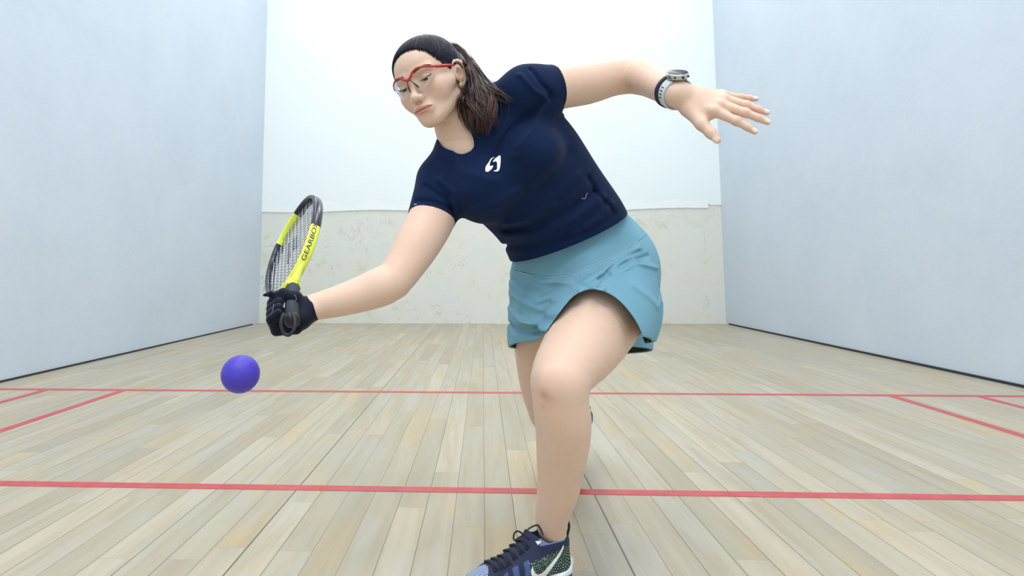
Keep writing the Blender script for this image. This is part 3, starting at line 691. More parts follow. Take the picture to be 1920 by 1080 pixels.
for i in range(1000):
    a = random.uniform(-2.1, 2.1); st_ = np.array([math.sin(a)*78, 25+60*math.cos(a)*1.15-6, 62*max(.1, math.cos(a*.62))+2+random.uniform(-3, 3)])
    L = []
    for k in range(64):
        t = -.5+k/42; q = st_*(1-t)+TIE*t; q = q+np.array([0, 0, 46*math.sin(math.pi*max(0, t))-26*max(0, -t)*math.cos(a*.6)]); ctr = np.array([0, -8, 25.]); dr = nrm(q-ctr)
        h = HB.ray_cast(Vector(ctr+dr*200), Vector(-dr))
        if h[0] is None or h[3] > 150: continue
        hp = np.array(h[0]); sd = float(skullG.d(hp[None])[0]) if len(L) < 8 else 9
        if sd < -.2 and len(L) < 8: continue
        L.append(hw(hp+dr*(random.uniform(.0, .6)+max(0, .5-sd))))
    if len(L) > 8:
        h0 = (L[0]-HT)@HM/HS; dr = nrm(L[0]-L[4])@HM; pre = []
        for ln, gp_ in ((random.uniform(3.5, 7.5), .2), (1.8, .9)):
            q = h0+dr*ln
            for k in range(6):
                dd = float(skullG.d(q[None])[0]); q = q-nrm(q-np.array([0, -8, 25.]))*(dd-gp_)
            pre.append(hw(q))
        mb.tube(spline(pre+L[:9:2]+L[11::6], 36), np.concatenate([[.00006, .0002], np.full(34, .00033)]), 3)
mb.obj('hair_strands', person, hm)
tie = MB()
th = np.linspace(0, 2*math.pi, 20); tc_ = at(836, 88, 1.448); ta = nrm(HM@np.array([0, -1, .1])); tb = nrm(np.cross(ta, UP)); tcx = np.cross(ta, tb)
tie.tube([tc_+.0095*(math.cos(a)*tb+math.sin(a)*tcx) for a in th], .0035, 8, cap=False); tie.obj('hair_tie', person, lashm)
# fine baby hairs swept back from the temple
mb = MB()
for i in range(60):
    t = random.random(); x = 60+7*t; z = 44-34*t+random.uniform(-3, 3); y = 50-22*t
    P = [(x-4, y+8, z-2), (x+1, y, z+2), (x+6, y-14, z+6)]
    Q = []
    for q in P:
        q = np.array(q, float)
        for k in range(8):
            dd = float(faceG.d(q[None])[0]); q = q-nrm((q[0], q[1]*.5, 0))*(dd-1.2)
        Q.append(hw(q))
    mb.tube(Q, [.0001, .00035, .0004], 4)
mb.obj('temple_hair', person, lashm)

SLO, SHI = np.array([-.35, -7.0, .60]), np.array([.42, -6.35, 1.30])
shirt_o, *shirt_VQ = sdfobj('t_shirt', shirtG, SLO, SHI, .0019*QUALITY, person, navy, it=2)
KLO, KHI = np.array([-.06, -6.95, .42]), np.array([.50, -6.20, .90])
lining = fabric('dark_green_lining', (.02, .045, .05)); 
_o, *skirt_VQ = sdfobj('skirt', skirtG, KLO, KHI, .0019*QUALITY, person, teal, it=2)
_o, *band_VQ = sdfobj('waistband', bandG, KLO, KHI, .0019*QUALITY, person, teal, it=2)
sdfobj('skirt_lining', shortG, KLO, KHI, .0019*QUALITY, person, lining, it=2)

pm_ = mat('brown_ponytail_hair', (.03, .015, .01), .42, spec=.35); hv = nd(pm_, 'ShaderNodeVertexColor', layer_name='tint'); lk(pm_, hv.outputs[0], bsdf(pm_).inputs['Base Color'])
mb = MB(); cols = []
drape = [BVHTree.FromPolygons([tuple(v) for v in a.tolist()], b.tolist()) for a, b in (shirt_VQ, (BV, BQ))]
def lay(px, py, Z, gap, clamp=True):
    if clamp: px = max(px, float(np.interp(py, [72, 85, 100, 120, 160, 174, 188], [834, 844, 855, 872, 877, 864, 852]))+random.uniform(0, 5))
    d = nrm(at(px, py, 1.)-CAM)
    if py > 118:
        for T_ in drape:
            h = T_.ray_cast(Vector(CAM), Vector(d))
            if h[0] is not None: Z = min(Z, float((np.array(h[0])-CAM)@FW)-gap)
    return at(px, py, Z)
def lock(path, r, col, wav, ph, n=26, seg=5):
    P = spline(path, n); t = np.linspace(0, 1, n)
    P = P+np.outer(np.sin(t*wav*6.28+ph)*t**1.2*.007, RT)+np.outer(np.cos(t*wav*5.1+ph*2)*t*.005, UP)+np.outer(np.cos(t*wav*6+ph)*t*.004, FW)
    k = len(mb.V); mb.tube(P, r*np.clip(np.minimum(1, (1-t)*4+.06)*(.6+.8*np.sin(math.pi*np.minimum(1, t*.9+.1))), .04, 2), seg)
    cols.extend([col]*(len(mb.V)-k))
def rndcol(b=0):
    q = random.random()
    c = (.014, .006, .008) if q < .5 else ((.050, .020, .012) if q < .8 else ((.12, .05, .03) if q < .93 else (.16, .10, .13)))
    return tuple(x*(1+b) for x in c)
main = np.array([(826, 98, 1.432, 5), (844, 84, 1.452, 8), (863, 98, 1.452, 11), (884, 138, 1.44, 17), (893, 178, 1.41, 33), (895, 212, 1.37, 36), (900, 250, 1.34, 20)])
side = np.array([(826, 98, 1.432, 5), (846, 86, 1.452, 8), (869, 105, 1.452, 10), (896, 145, 1.43, 16), (915, 168, 1.39, 20), (938, 182, 1.36, 16), (960, 190, 1.345, 8)])
low = np.array([(826, 100, 1.432, 5), (843, 88, 1.452, 8), (863, 106, 1.452, 12), (882, 148, 1.435, 18), (884, 190, 1.39, 26), (905, 215, 1.355, 26), (922, 236, 1.34, 14)])
for path, N, rr in ((main, 560, .0012), (low, 280, .0012), (side, 130, .0010)):
    for i in range(N):
        a = random.uniform(0, 6.28); q = math.sqrt(random.random()); t_end = random.uniform(.84, 1.0) if path is not side else random.uniform(.6, 1)
        st = spline(path, 10); st = st[:max(5, int(round(10*t_end)))] if t_end < .9 else st
        pts = [lay(p[0]+q*math.cos(a)*p[3], p[1]+q*math.sin(a)*p[3]*.25, p[2]+q*math.sin(a)*p[3]*.0006*1.1, .006+.020*(.5-.5*q*math.sin(a)), j > 2) for j, p in enumerate(st)]
        lock(pts, rr*random.uniform(.5, 1.25), rndcol(.15*math.cos(a)), random.uniform(.8, 1.5), round(q*math.cos(a)*2.2)*1.7+random.uniform(-.35, .35))
for i in range(26):   # flyaway strands
    st = spline(main if i % 3 else side, 9); o = random.uniform(-1.2, 1.7)*random.random()**.4; oy = random.uniform(-7, 3)
    pts = [lay(p[0]+o*p[3]*(1+j*.05), p[1]+oy*j*.5, p[2]+random.uniform(-.004, .004), .02, j > 2) for j, p in enumerate(st)]
    lock(pts, .00042, (.05, .03, .025), random.uniform(.5, 2), random.uniform(0, 6), seg=3)
for e_ in ((968, 126), (960, 141), (945, 150), (975, 134), (950, 158)):
    lock([at(880, 120, 1.44), at(900, 160, 1.42), at(930, 160+random.uniform(-6, 6), 1.40), at(e_[0]-8, e_[1]+12, 1.38), at(*e_, 1.38)], .00045, (.07, .05, .045), .8, random.uniform(0, 6), seg=3)
o = mb.obj('ponytail', person, pm_); ca = o.data.color_attributes.new('tint', 'FLOAT_COLOR', 'POINT')
cc = np.ones((len(cols), 4), np.float32); cc[:, :3] = cols; ca.data.foreach_set('color', cc.ravel())
# ------------------------------------------------------------------ marks that lie on cloth
def ray(px, py): d = nrm(at(px, py, 1.)-CAM); return Vector(CAM), Vector(d)
def bvh(V, Q): return BVHTree.FromPolygons([tuple(v) for v in V.tolist()], Q.tolist())
def hit(tree, px, py, off=.0006):
    o_, d = ray(px, py); r = tree.ray_cast(o_, d)
    if r[0] is None: return None
    return np.array(r[0])-np.array(d)*off
def inside(poly, x, y):
    c = False; n = len(poly)
    for i in range(n):
        (x1, y1), (x2, y2) = poly[i], poly[(i+1) % n]
        if (y1 > y) != (y2 > y) and x < (x2-x1)*(y-y1)/(y2-y1)+x1: c = not c
    return c
def decal(name, polys, tree, parent, m, step=.5, off=.0008, inv=None):
    V = []; Fc = []; idx = {}
    def vert(i, j):
        if (i, j) not in idx:
            h = hit(tree, i*step, j*step, off); idx[(i, j)] = -1 if h is None else len(V)
            if h is not None: V.append(h if inv is None else inv(h))
        return idx[(i, j)]
    for poly in polys:
        xs = [p[0] for p in poly]; ys = [p[1] for p in poly]
        for i in range(int(min(xs)/step), int(max(xs)/step)+1):
            for j in range(int(min(ys)/step), int(max(ys)/step)+1):
                if inside(poly, (i+.5)*step, (j+.5)*step):
                    q = [vert(i, j), vert(i, j+1), vert(i+1, j+1), vert(i+1, j)]
                    if min(q) >= 0: Fc.append(q)
    return mesh(name, V, Fc, parent, m)
def smooth_poly(P, n=60):
    P = list(P); Q = spline(P+[P[0]], n); return [tuple(q) for q in Q[:-1]]
ts = bvh(*shirt_VQ)
lgm = mat('white_print', (.85, .88, .9), .6)
cr = lambda pts: [(900+x/15.43, 270+y/15.43) for x, y in pts]
hook1 = cr([(412, 380), (350, 395), (300, 440), (250, 530), (205, 590), (168, 645), (155, 710), (155, 780), (185, 805), (230, 805), (290, 765), (350, 710), (385, 640), (385, 622), (345, 625), (300, 640), (275, 605), (290, 540), (320, 470), (360, 415), (415, 392)])
hook2 = cr([(597, 345), (575, 328), (540, 340), (480, 385), (420, 440), (375, 495), (378, 520), (400, 518), (440, 497), (480, 515), (493, 560), (495, 640), (492, 715), (470, 750), (430, 762), (380, 770), (400, 785), (450, 795), (510, 792), (550, 765), (575, 700), (590, 600), (600, 480), (600, 380)])
lo_ = decal('shirt_logo', [hook1, hook2], ts, person, lgm, .4); lo_['label'] = 'white two-hook emblem on the chest'
def surf_line(name, pts, tree, r, m, n=40, parent=person):
    P = [hit(tree, x, y, r*.4) for x, y in spline(pts, n)]; P = [p for p in P if p is not None]
    mb = MB(); mb.tube(P, r, 6); return mb.obj(name, parent, m)
surf_line('lint_thread', [(1091, 372), (1097, 372), (1099, 366), (1102, 362)], ts, .0005, lgm, 10)
surf_line('sleeve_tag', [(776, 383), (781, 383)], ts, .0007, lgm, 4)
ks = bvh(*skirt_VQ); bs = bvh(*band_VQ)
stm = mat('pale_stitching', (.36, .60, .66), .8)
for dy in (0, 3.2):
    surf_line('waist_seam', [(972, 507+dy), (1000, 513+dy), (1045, 515.5+dy), (1095, 505+dy), (1150, 481+dy), (1180, 463+dy), (1196, 452+dy)], bs if dy == 0 else ks, .0007, stm, 60)
# ------------------------------------------------------------------ glove on the racket hand
cuff_dir = nrm(at(660, 556, 1.253)-WRI)
gl = Grp([Grp([Grp(fist(.0022))]), Grp([Cone(WRI-cuff_dir*.012, WRI+cuff_dir*.012, .0245, .0240, k=.01)], op='add', k=.012),
          Cone(WRI-UP*.021-FW*.012+cuff_dir*.004, WRI-UP*.0215-FW*.012+cuff_dir*.020, .004, .003, k=.004),
          Cone(fp(222, .044, .030), fp(206, .050, .034), .006, .003, k=.006), Half(WRI+cuff_dir*.0135, cuff_dir, 'int', .001),
          Grp([Cone(WRI-cuff_dir*.004, WRI+cuff_dir*.06, .0215, .0225, k=.001)], op='sub', k=.001)], cull=False)
V, Q = surface(gl, FC-.11, FC+.11, .0013); V = relax(V, Q, 1); glove_o = fastmesh('glove', V, Q, person, glv)
gs = bvh(V, Q); gry = mat('glove_piping', (.10, .14, .22), .5); yel = mat('neon_yellow', (.62, .80, .03), .45)
surf_line('glove_piping', [(552, 553), (556, 560), (551, 566)], gs, .0009, gry, 8)
surf_line('glove_piping', [(513, 570), (512, 580), (509, 588)], gs, .0009, gry, 8)
o = decal('glove_dot', [smooth_poly([(527, 593), (531, 592), (532, 596), (529, 600), (526, 598)], 12)], gs, person, yel, .5); o['label'] = 'tiny yellow dot'
# ------------------------------------------------------------------ racket: teardrop head, handle inside the fist
RV = nrm(.562*RT-.214*FW+.799*UP); RV = nrm(RV-RU*(RV@RU)); RN = np.cross(RU, RV)
def rp(u, v_, n_=0): return RT0+RU*u+RV*v_+RN*n_
racket = empty('racket', FC, 'black and neon yellow racket gripped in the gloved hand, strings edge-on to the camera', 'racket')
blk = mat('black_graphite', (.012, .016, .035), .25); yl = mat('neon_yellow_frame', (.80, .92, .11), .35); wht = mat('white_string', (.75, .78, .85), .4)
dks = mat('dark_string', (.03, .03, .04), .5); grp_ = mat('grey_grip_wrap', (.035, .045, .06), .7); btm = mat('black_rubber', (.01, .012, .02), .5)
RL, RW = .315, .118
def head_pt(t):
    u = RL*.5*(1-math.cos(t)); w = RW*math.copysign(abs(math.sin(t))**.82, math.sin(t))*(.86+.22*(u/RL)); return u+.012, w
n = 120; ths = [2*math.pi*i/n for i in range(n)]
mb = MB(); V = []; I = []
for i, t in enumerate(ths):
    u, w = head_pt(t); u2, w2 = head_pt(t+.01); T = nrm(RU*(u2-u)+RV*(w2-w)); S = nrm(np.cross(T, RN)); P = rp(u, w)
    for a, b in ((-1, -.6), (-.55, -1), (.55, -1), (1, -.6), (1, .6), (.55, 1), (-.55, 1), (-1, .6)): V.append(P+S*a*.0058+RN*b*.0115)
Fc = [(i*8+j, i*8+(j+1) % 8, ((i+1) % n)*8+(j+1) % 8, ((i+1) % n)*8+j) for i in range(n) for j in range(8)]
for i in range(n):
    t = ths[i]+.02; u, w = head_pt(t); yk = (w > 0 and .0 < u < .100) or (w < 0 and u < .055)
    I += [1 if yk or math.pi-.12 < t < math.pi+.50 else 0]*8
fr = mesh('frame', V, Fc, racket, [blk, yl], idx=I)
mb = MB()  # bumper guard round the tip, with raised ribs
tt = np.linspace(math.pi-.12, math.pi+.5, 26); mb.tube([rp(head_pt(t)[0]+.004, head_pt(t)[1]) for t in tt], .0092, 8)
for k in (-1, 0, 1): mb.tube([rp(head_pt(t)[0]+.0125, head_pt(t)[1]*1.0, k*.006) for t in tt[2:-2]], .0022, 6)
o = mb.obj('bumper_guard', racket, yl); o['label'] = 'yellow ribbed bumper guard'
mb = MB()
for s in (1, -1): mb.tube([rp(.024, s*.046), rp(.010, s*.028), rp(-.006, s*.013), rp(-.02, s*.006)], [.0055, .008, .0095, .011], 10)
mb.tube([rp(.004, 0), rp(-.012, 0), rp(-.028, 0)], [.012, .0155, .0165], 12); o = mb.obj('throat', racket, yl); o['label'] = 'neon yellow throat'
mb = MB(); mb.tube([rp(-.026, 0), rp(-.034, 0), rp(-.142, 0)], [.0165, .0145, .0145], 8); mb.obj('grip', racket, grp_)
mb = MB(); mb.tube([rp(-.138, 0), rp(-.142, 0), rp(-.152, 0), rp(-.158, 0), rp(-.161, 0)], [.0148, .0160, .0160, .012, .002], 16); mb.obj('butt_cap', racket, btm)
def width_at(u):
    t = math.acos(max(-1, min(1, 1-2*(u-.012)/RL))); return abs(head_pt(t)[1])
mb = MB()
for i in range(-12, 13):
    w = i*.009; us = [u for u in np.linspace(.014, .012+RL, 200) if width_at(u) > abs(w)]
    if len(us) > 2: mb.tube([rp(us[0], w, .0006*(-1)**i), rp(us[-1], w, .0006*(-1)**i)], .0008, 5)
mb.obj('main_strings', racket, wht)
mb = MB()
for i in range(21):
    u = .026+i*.0142; w = width_at(u); mb.tube([rp(u, -w), rp(u, w)], .0008, 5)
mb.obj('cross_strings', racket, dks)
mb = MB()
for i in range(-2, 3):
    w = i*.0125; mb.tube([rp(.15-.012*abs(i), w), rp(.215-.01*i, w)], .0016, 5)
mb.obj('string_stencil', racket, mat('grey_ink', (.10, .10, .15), .5))
cu = bpy.data.curves.new('lettering', 'FONT'); cu.body = 'GEARBOX'; cu.size = .0200; cu.extrude = .0003; cu.align_x = 'LEFT'
to = bpy.data.objects.new('lettering_tmp', cu); me = bpy.data.meshes.new_from_object(to); bpy.data.objects.remove(to)
co = np.array([tuple(v.co) for v in me.vertices]); fcs = [tuple(p.vertices) for p in me.polygons]
co[:, 0] *= .134/max(co[:, 0].max(), 1e-6)
def arm(x):   # arc length along the +V arm
    t = .37+x/.150*.88; u, w = head_pt(t); u2, w2 = head_pt(t+.01); T = nrm(RU*(u2-u)+RV*(w2-w)); return rp(u, w), T
Vt = []
for x, y, z in co:
    P, T = arm(x); S = np.cross(T, RN); S = S if S@RV > 0 else -S; yd = np.cross(S, T); Vt.append(P+S*(.0062+z)+yd*((y-.0072)*.75)-RN*.0035)
o = mesh('lettering', Vt, fcs, racket, dks, smooth=False); o['label'] = 'dark GEARBOX lettering'
mb = MB()
for x0, x1 in ((.02, .045), (.075, .105)):
    P = [arm(x)[0]-RN*.002+np.cross(arm(x)[1], RN)*.0064 for x in np.linspace(x0-.01, x1, 8)]; mb.tube(P, .0012, 5)
mb.obj('grommet_slots', racket, dks)
mb = MB()
lp = [at(531, 588, 1.150), at(527, 606, 1.142), at(532, 624, 1.14), at(542, 628, 1.14), at(551, 618, 1.142), at(553, 602, 1.15), at(549, 588, 1.16)]
mb.tube([rp(-.155, 0)]+list(spline(lp, 30))+[at(548, 585, 1.17)], .0034, 8); mb.obj('wrist_lanyard', racket, btm)
# ------------------------------------------------------------------ ball in flight
bm_ = mat('blue_violet_rubber', (.068, .047, .48), .42, spec=.35); v = coords(bm_); bump(bm_, noise(bm_, v, 700, 2), .2, .0004)
bc = at(451, 701.5, .925); bmsh = bmesh.new(); bmesh.ops.create_uvsphere(bmsh, u_segments=64, v_segments=40, radius=.0286)
for vtx in bmsh.verts:   # the moulding seam of the two rubber halves
    vtx.co *= 1-.006*math.exp(-(vtx.co.z/.0012)**2)
me = bpy.data.meshes.new('ball'); bmsh.to_mesh(me); me.polygons.foreach_set('use_smooth', [True]*len(me.polygons))
ball = link('ball', me, None, bm_); ball.location = tuple(bc); ball.rotation_euler = (.5, .9, 0)
ball['label'] = 'blue violet rubber ball in mid air below the racket'; ball['category'] = 'ball'
# ------------------------------------------------------------------ safety glasses
gg = empty('safety_glasses', hw((0, 90, 0)), 'red half-frame safety glasses with clear lenses worn on the face', 'glasses')
redm = mat('red_frame_plastic', (.50, .025, .02), .25); drk = mat('dark_frame_plastic', (.05, .02, .03), .3)
lensm = bpy.data.materials.new('clear_lens'); lensm.use_nodes = True; nt = lensm.node_tree; nt.nodes.clear()
tr = nd(lensm, 'ShaderNodeBsdfTransparent'); tr.inputs[0].default_value = (.98, .985, .99, 1); gs_ = nd(lensm, 'ShaderNodeBsdfGlossy'); gs_.inputs['Roughness'].default_value = .03
fr_ = nd(lensm, 'ShaderNodeFresnel'); fr_.inputs[0].default_value = 1.12; mx = nd(lensm, 'ShaderNodeMixShader'); ou = nd(lensm, 'ShaderNodeOutputMaterial')
lk(lensm, fr_.outputs[0], mx.inputs[0]); lk(lensm, tr.outputs[0], mx.inputs[1]); lk(lensm, gs_.outputs[0], mx.inputs[2]); lk(lensm, mx.outputs[0], ou.inputs[0])
def outf(p, gap=5.):
    p = np.array(p, float)
    for k in range(14):
        dd = float(faceG.d(p[None])[0])
        if dd >= gap: break
        p = p+nrm((p[0]*.35, 30, 0) if abs(p[0]) < 55 else (p[0], 12, 0))*max(.4, (gap-dd))
    return p
topc = [(0, 98, 6), (8, 99, 9), (17, 98, 17), (28, 96, 21), (40, 90, 19.5), (52, 81, 15), (62, 67, 11)]
botc = [(5, 99, 2), (10, 99, -10), (16, 97, -26), (25, 95, -33), (38, 89, -25), (51, 79, -9), (62, 66, 7)]
mb = MB()
bar = [np.array([-x, y, z]) for x, y, z in topc[::-1]]+[np.array(p, float) for p in topc[1:]]
bar = [outf(p, 5) for p in bar]; bar = spline(bar, 60)
mb.tube([hw(p) for p in bar], np.interp(np.linspace(-1, 1, 60), [-1, -.5, 0, .5, 1], [2.0, 1.7, 2.9, 1.8, 2.1])*HS, 10, flat=1.25, ref=HM[:, 2])
mb.obj('brow_bar', gg, redm)
for s in (-1, 1):
    mb = MB(); T = spline([outf((s*61, 68, 11), 4), outf((s*68, 52, 9), 4), outf((s*73, 32, 8), 3.4), (s*74.5, 18, 8), (s*72, 4, 9), (s*69, -8, 8), (s*66, -20, 2)], 30)
    mb.tube([hw(p) for p in T], np.interp(np.linspace(0, 1, 30), [0, .15, .3, .5, 1], [3.2, 4.0, 3.4, 2.3, 2.0])*HS, 8); mb.obj('temple_arm', gg, redm)
    mb = MB(); tp = spline([outf((s*x, y, z), 6) for x, y, z in topc[1:]], 26); bt = spline([outf((s*x, y, z), 5) for x, y, z in botc[1:]], 26); G = []
    for L_ in (0, 1.3):
        for i in range(26):
            for j in range(11):
                q = tp[i]*(1-j/10)+bt[i]*(j/10); q = q+np.array([0, 1.6*math.sin(math.pi*j/10), 0]); q = outf(q, 3); G.append(hw(q+np.array([0, -L_, 0])))
    Fc = [(o_+i*11+j, o_+i*11+j+1, o_+(i+1)*11+j+1, o_+(i+1)*11+j) for o_ in (0, 286) for i in range(25) for j in range(10)]
    mesh('lens', G, Fc, gg, lensm)
    mb = MB(); mb.tube([hw(q+np.array([0, -.6, 0])) for q in bt], .45*HS, 6); o = mb.obj('lens_rim', gg, mat('lens_edge', (.35, .33, .33), .2))
    mb = MB(); mb.tube([hw(outf((s*4, 98, 4), 4)), hw(outf((s*8, 95, -4), 3)), hw(outf((s*11, 91, -12), 2.2)), hw(outf((s*12.5, 88, -18), 1.8))], [1.1*HS, 1.2*HS, 1.8*HS, 1.2*HS], 8); mb.obj('nose_pad', gg, drk)
# ------------------------------------------------------------------ wristwatch and bracelet on the left wrist
WA = nrm(at(1275, 179, 1.235)-at(1243, 163, 1.30)); WC = at(1267, 175, 1.247); WN = nrm(UP*.66-FW*.78); WN = nrm(WN-WA*(WN@WA)); WS = np.cross(WA, WN)
watch = empty('wristwatch', WC, 'round sports watch with black dial and white rubber strap on the raised wrist', 'watch')
wstrap = mat('white_strap_rubber', (.62, .70, .74), .5); wcase = mat('silver_case', (.55, .58, .6), .25, .8); wd = mat('black_dial_glass', (.004, .007, .018), .35, spec=.2)
def ring(A0, wid, r1, r2, th, m, name, parent, a0=0, a1=360, n=72):
    V = []; Fc = []; full = a1-a0 >= 360; N_ = n if full else n+1
    for i in range(N_):
        t = math.radians(a0+(a1-a0)*i/n); dr = math.cos(t)*WN*r1+math.sin(t)*WS*r2; on = nrm(math.cos(t)*WN/r1+math.sin(t)*WS/r2)
        wq = wid*(1 if full else .82+.18*abs(2*i/n-1)**3)
        for a, b in ((-.5, 0), (-.5, .7), (-.38, 1), (.38, 1), (.5, .7), (.5, 0)): V.append(A0+WA*a*wq+dr+on*b*th)
    for i in range(n):
        k = (i+1) % N_
        for j in range(6): Fc.append((i*6+j, k*6+j, k*6+(j+1) % 6, i*6+(j+1) % 6))
    if not full: Fc += [tuple(range(6)), tuple(range((N_-1)*6+5, (N_-1)*6-1, -1))]
    return mesh(name, V, Fc, parent, m)
r1w, r2w = .0305, .0305
ring(WC, .024, r1w, r2w, .0032, wstrap, 'strap', watch, 28, 332)
mb = MB(); HC = WC+WN*(r1w+.001)
mb.tube([HC, HC+WN*.003, HC+WN*.0095, HC+WN*.0118, HC+WN*.0122], [.0195, .0218, .0222, .0208, .0185], 48); mb.obj('case', watch, wcase)
mb = MB(); mb.tube([HC+WN*.0118, HC+WN*.0126, HC+WN*.0128], [.0200, .0200, .0196], 48); mb.obj('dial', watch, wd)
mb = MB(); mb.tube([HC+WA*.015-WS*.012+WN*.006, HC+WA*.019-WS*.0155+WN*.006], .0018, 8); mb.tube([HC+WA*.021+WN*.006, HC+WA*.0255+WN*.006], .0022, 10)
mb.tube([HC+WA*.015+WS*.012+WN*.006, HC+WA*.019+WS*.0155+WN*.006], .0018, 8); mb.obj('buttons', watch, wd)
vis = 1 if (WS@(-FW)) > 0 else -1
mb = MB()
for i in range(4):
    t = vis*math.radians(62+i*12); P = WC+math.cos(t)*WN*(r1w+.0034)+math.sin(t)*WS*(r2w+.0034); mb.tube([P-WA*.004, P+WA*.004], .0011, 6)
mb.obj('strap_slots', watch, wd)
band = empty('wristband', WC-WA*.0185, 'thin dark band worn on the wrist just above the watch', 'bracelet')
ring(WC-WA*.0185, .009, r1w+.0022, r2w+.0025, .0034, mat('dark_plum_band', (.02, .012, .04), .6), 'band', band)
# ------------------------------------------------------------------ running shoes
def floor_pt(px, py):
    a, b = at(px, py, 1.), at(px, py, 2.); t = a[2]/(a[2]-b[2]); return a+(b-a)*t
HP = floor_pt(1080, 1089); sx_ = nrm((-.86, -.50, 0)); sy_ = np.cross((0, 0, 1), sx_); SM = np.stack([sx_, sy_, np.array([0, 0, 1.])], 1)
HP = HP+sx_*.012-sy_*.012
um = mat('shoe_knit', (.01, .02, .06), .7); hv = nd(um, 'ShaderNodeVertexColor', layer_name='tint'); lk(um, hv.outputs[0], bsdf(um).inputs['Base Color']); v = coords(um); bump(um, noise(um, v, 700, 2), .3, .0006)
msm = mat('white_midsole', (.82, .84, .88), .45); aum = mat('blue_air_sole', (.04, .06, .17), .12, Transmission_Weight=.3)
swm = mat('white_overlay', (.80, .84, .82), .5); lcm = mat('black_lace', (.008, .010, .022), .7); tgm = mat('lilac_knit', (.30, .36, .62), .7)
SPL = [(.000, .0), ]
def prof(x):   # half widths of the last, and centre line
    return np.interp(x, [-.002, .012, .04, .09, .14, .19, .225, .25, .268], [.006, .026, .034, .033, .038, .046, .043, .032, .008]), np.interp(x, [0, .1, .2, .27], [0, .002, -.004, -.016])
def solef(grow, z0, z1):
    def f(p):
        w, c = prof(p[:, 0]); lift = .012*np.clip((p[:, 0]-.2)/.07, 0, 1)**2+.004*np.clip((.03-p[:, 0])/.03, 0, 1)**2
        dxy = (np.abs(p[:, 1]-c)-(w+grow))*.8; dxy = np.maximum(dxy, np.maximum(-grow-.002-p[:, 0], p[:, 0]-.268-grow))
        zz = p[:, 2]-lift; dz = np.maximum(z0-zz, zz-(z1(p[:, 0]) if callable(z1) else z1)); q = np.stack([np.maximum(dxy+.006, 0), np.maximum(dz+.006, 0)]); return np.sqrt((q**2).sum(0))+np.minimum(np.maximum(dxy+.006, dz+.006), 0)-.006
    return f
upl = [Cone((.034, 0, .045), (.030, 0, .088), .033, .0265, k=.01), Cone((.045, 0, .05), (.10, .001, .055), .034, .035, k=.015), Cone((.09, 0, .062), (.125, 0, .064), .033, .031, k=.015),
       Cone((.10, 0, .06), (.19, -.004, .040), .036, .030, w=(0, 1, 0), f=1.1, k=.015), Cone((.19, -.004, .038), (.232, -.009, .034), .032, .024, w=(0, 1, 0), f=1.3, k=.015), Cone((.045, 0, .090), (.080, 0, .092), .036, .034, k=.012), Cone((.10, 0, .085), (.088, 0, .112), .022, .017, w=(0, 1, 0), f=1.3, k=.010),
       Cone((.034, 0, .09), (.017, 0, .136), .022, .011, w=(0, 1, 0), f=1.1, k=.008)]
uG = Grp([Grp([Grp(upl)]), Cone((.066, 0, .080), (.070, 0, .16), .0275, .040, op='sub', k=.004), Half((0, 0, .026), (0, 0, -1))], cull=False)
def utint(V):
    x, y, z = V.T; c = np.tile(np.array([.009, .018, .060]), (len(V), 1))
    toe = x > .205-.012*np.sin(z*90); st = (np.sin(y*1400+x*500) > -.1); c[toe] = np.where(st[toe][:, None], (.42, .52, .72), (.05, .09, .20))
    side = (y > .012) & (x > .012) & (x < .135) & (z < .088-.12*np.abs(x-.02))
    a = np.arctan2(z-.10, x-.085); r = np.hypot(z-.10, x-.085); g = (np.abs(((a*13) % 1)-.5) < .13) & (((r*150+np.floor(a*13)*.5) % 1) < .38)
    c[side & g] = (.62, .85, .55); c[side & ~g] = (.006, .022, .028)
    lace = (np.abs(y) > .016) & (y > 0) & (x > .115) & (x < .20) & (z > .045) & (np.abs(((x*42) % 1)-.5) < .25) & (z < .085-(x-.11)*.33); c[lace] = (.06, .10, .25)
    rim = (x < .095) & (x > .03) & (z > .100) & (z < .112) & (y > 0); c[rim] = (.16, .22, .42)
    return c
V, Q = surface(uG, (-.02, -.07, .015), (.30, .07, .15), .0012); V = relax(V, Q, 1)
SH = fastmesh('running_shoe', V, Q, person, um, {'tint': utint(V)}); SH['label'] = 'navy running shoe with white swoosh, planted in front'
MW = Matrix([[*SM[0], HP[0]], [*SM[1], HP[1]], [*SM[2], HP[2]+.001], [0, 0, 0, 1]])
SH.matrix_parent_inverse = Matrix.Translation(-person.location); SH.matrix_basis = MW
def child(name, f, lo, hi, vox, m, label=None):
    V, Q = surface(Grp([f] if not isinstance(f, Grp) else f.ch, cull=False), lo, hi, vox); V = relax(V, Q, 1); o = fastmesh(name, V, Q, SH, m); o.matrix_parent_inverse = Matrix()
    if label: o['label'] = label
    return o
child('midsole', Fn(solef(.005, .024, lambda x: .036+.010*np.clip((.06-x)/.06, 0, 1))), (-.02, -.07, .005), (.30, .07, .08), .0015, msm, 'white midsole')
def airf(p):
    d = solef(.004, .0, .027)(p); return d+.0022*np.clip(np.cos(p[:, 0]*2*math.pi/.030), 0, 1)*(p[:, 2] < .024)
child('air_sole', Fn(airf), (-.02, -.07, -.01), (.30, .07, .06), .0015, aum, 'glossy blue cushioned sole')
def sub_mesh(o): o.matrix_parent_inverse = Matrix(); return o
sb = bvh(V, Q)
def top(x, y):
    r = sb.ray_cast(Vector((x, y, .2)), Vector((0, 0, -1))); return r[0].z if r[0] else .09
mb = MB()
for i in range(6):
    x = .118+i*.0155
    for s in (1, -1):
        P = [(x+s*.004*(k-3)/3, y_, top(x, y_)+.0016) for k, y_ in enumerate(np.linspace(-.021, .021, 7))]; mb.tube(P, .0024, 6)
sub_mesh(mb.obj('laces', SH, lcm))
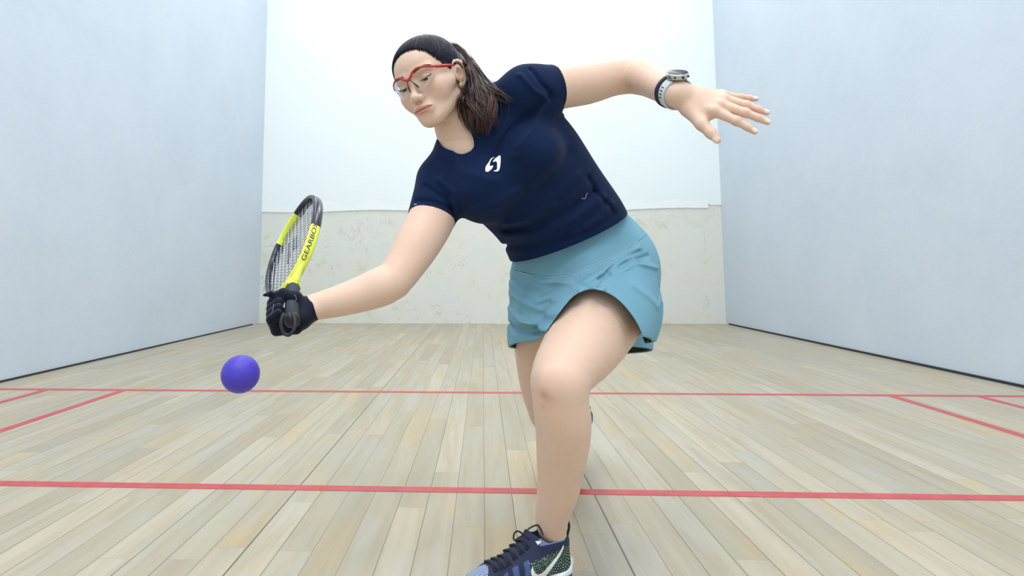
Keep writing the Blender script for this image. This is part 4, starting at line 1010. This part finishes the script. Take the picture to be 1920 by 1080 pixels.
mb = MB(); kz = top(.112, 0)+.004; kx = .112
def w2l(p): return np.array((np.asarray(p)-np.array([HP[0], HP[1], HP[2]+.001]))@SM)
kn = w2l(at(981, 1003, 1.235))
for path in ([(981, 1003), (976, 998), (969, 996), (964, 1001), (963, 1010), (966, 1013), (973, 1008), (981, 1004)], [(984, 1000), (992, 991), (1003, 985.5), (1010, 986), (1016, 997), (1018, 1003)],
             [(982, 1003), (988, 1008), (995, 1012)]):
    mb.tube(spline([w2l(at(x, y, 1.225+.0004*(x-965))) for x, y in path], 24), .0018, 6)
sub_mesh(mb.obj('lace_bow', SH, lcm))
mb = MB(); tb_ = [w2l(at(x, y, 1.305)) for x, y in ((1062, 1000), (1057, 988), (1057, 979), (1059, 973), (1065, 978), (1067, 988), (1064, 1003))]
mb.tube(spline(tb_, 26), .0030, 8, flat=.8); sub_mesh(mb.obj('pull_tab', SH, lcm))
wb = BVHTree.FromPolygons([tuple(MW@Vector(v)) for v in V.tolist()], Q.tolist())
cs = lambda pts: [(890+x/8.31, 950+y/8.31) for x, y in pts]
sw = cs([(1385, 590), (1340, 680), (1280, 770), (1215, 850), (1150, 930), (1090, 1000), (1040, 1040), (985, 1060), (945, 1040), (920, 990), (905, 930), (880, 985), (882, 1050), (905, 1110), (950, 1150), (1010, 1155), (1080, 1110), (1150, 1030), (1215, 940), (1275, 850), (1330, 770), (1390, 640)])
inv = lambda h: w2l(h)
o = decal('swoosh', [sw], wb, SH, swm, .25, .0010, inv); sub_mesh(o); o['label'] = 'white swoosh mark'
tg = cs([(800, 330), (870, 285), (900, 300), (860, 350), (800, 395)]); 
hl = cs([(940, 540), (1000, 530), (1045, 545), (1020, 570), (985, 600), (960, 560)]); o = decal('tongue_mark', [hl], wb, SH, swm, .5, .0010, inv); sub_mesh(o)
# the back shoe stands on its toes behind the front leg
bx = nrm(np.array([-.38, -.42, -.85])); by = nrm(np.cross((.1, 1, -.2), bx)); by = nrm(np.array([1., .0, -.1])-bx*(bx@np.array([1., 0, -.1]))); bz = np.cross(bx, by)
AK = np.array(at(1090, 790, 2.10)); BM = np.stack([bx, -by, -bz], 1)
if BM[:, 2] @ np.array([0, -1, 0]) < 0: BM = np.stack([bx, by, bz], 1)
T_ = AK-BM@np.array([.055, 0, .085])
r = SH.copy(); C.objects.link(r); r.matrix_basis = Matrix([[*BM[0], T_[0]], [*BM[1], T_[1]], [*BM[2], T_[2]], [0, 0, 0, 1]])
r['label'] = 'navy running shoe of the trailing foot, mostly hidden behind the front leg'
for ch in [o for o in C.objects if o.parent is SH and o.name not in ('pull_tab', 'lace_bow')]:
    c2 = ch.copy(); C.objects.link(c2); c2.parent = r
tick('end')
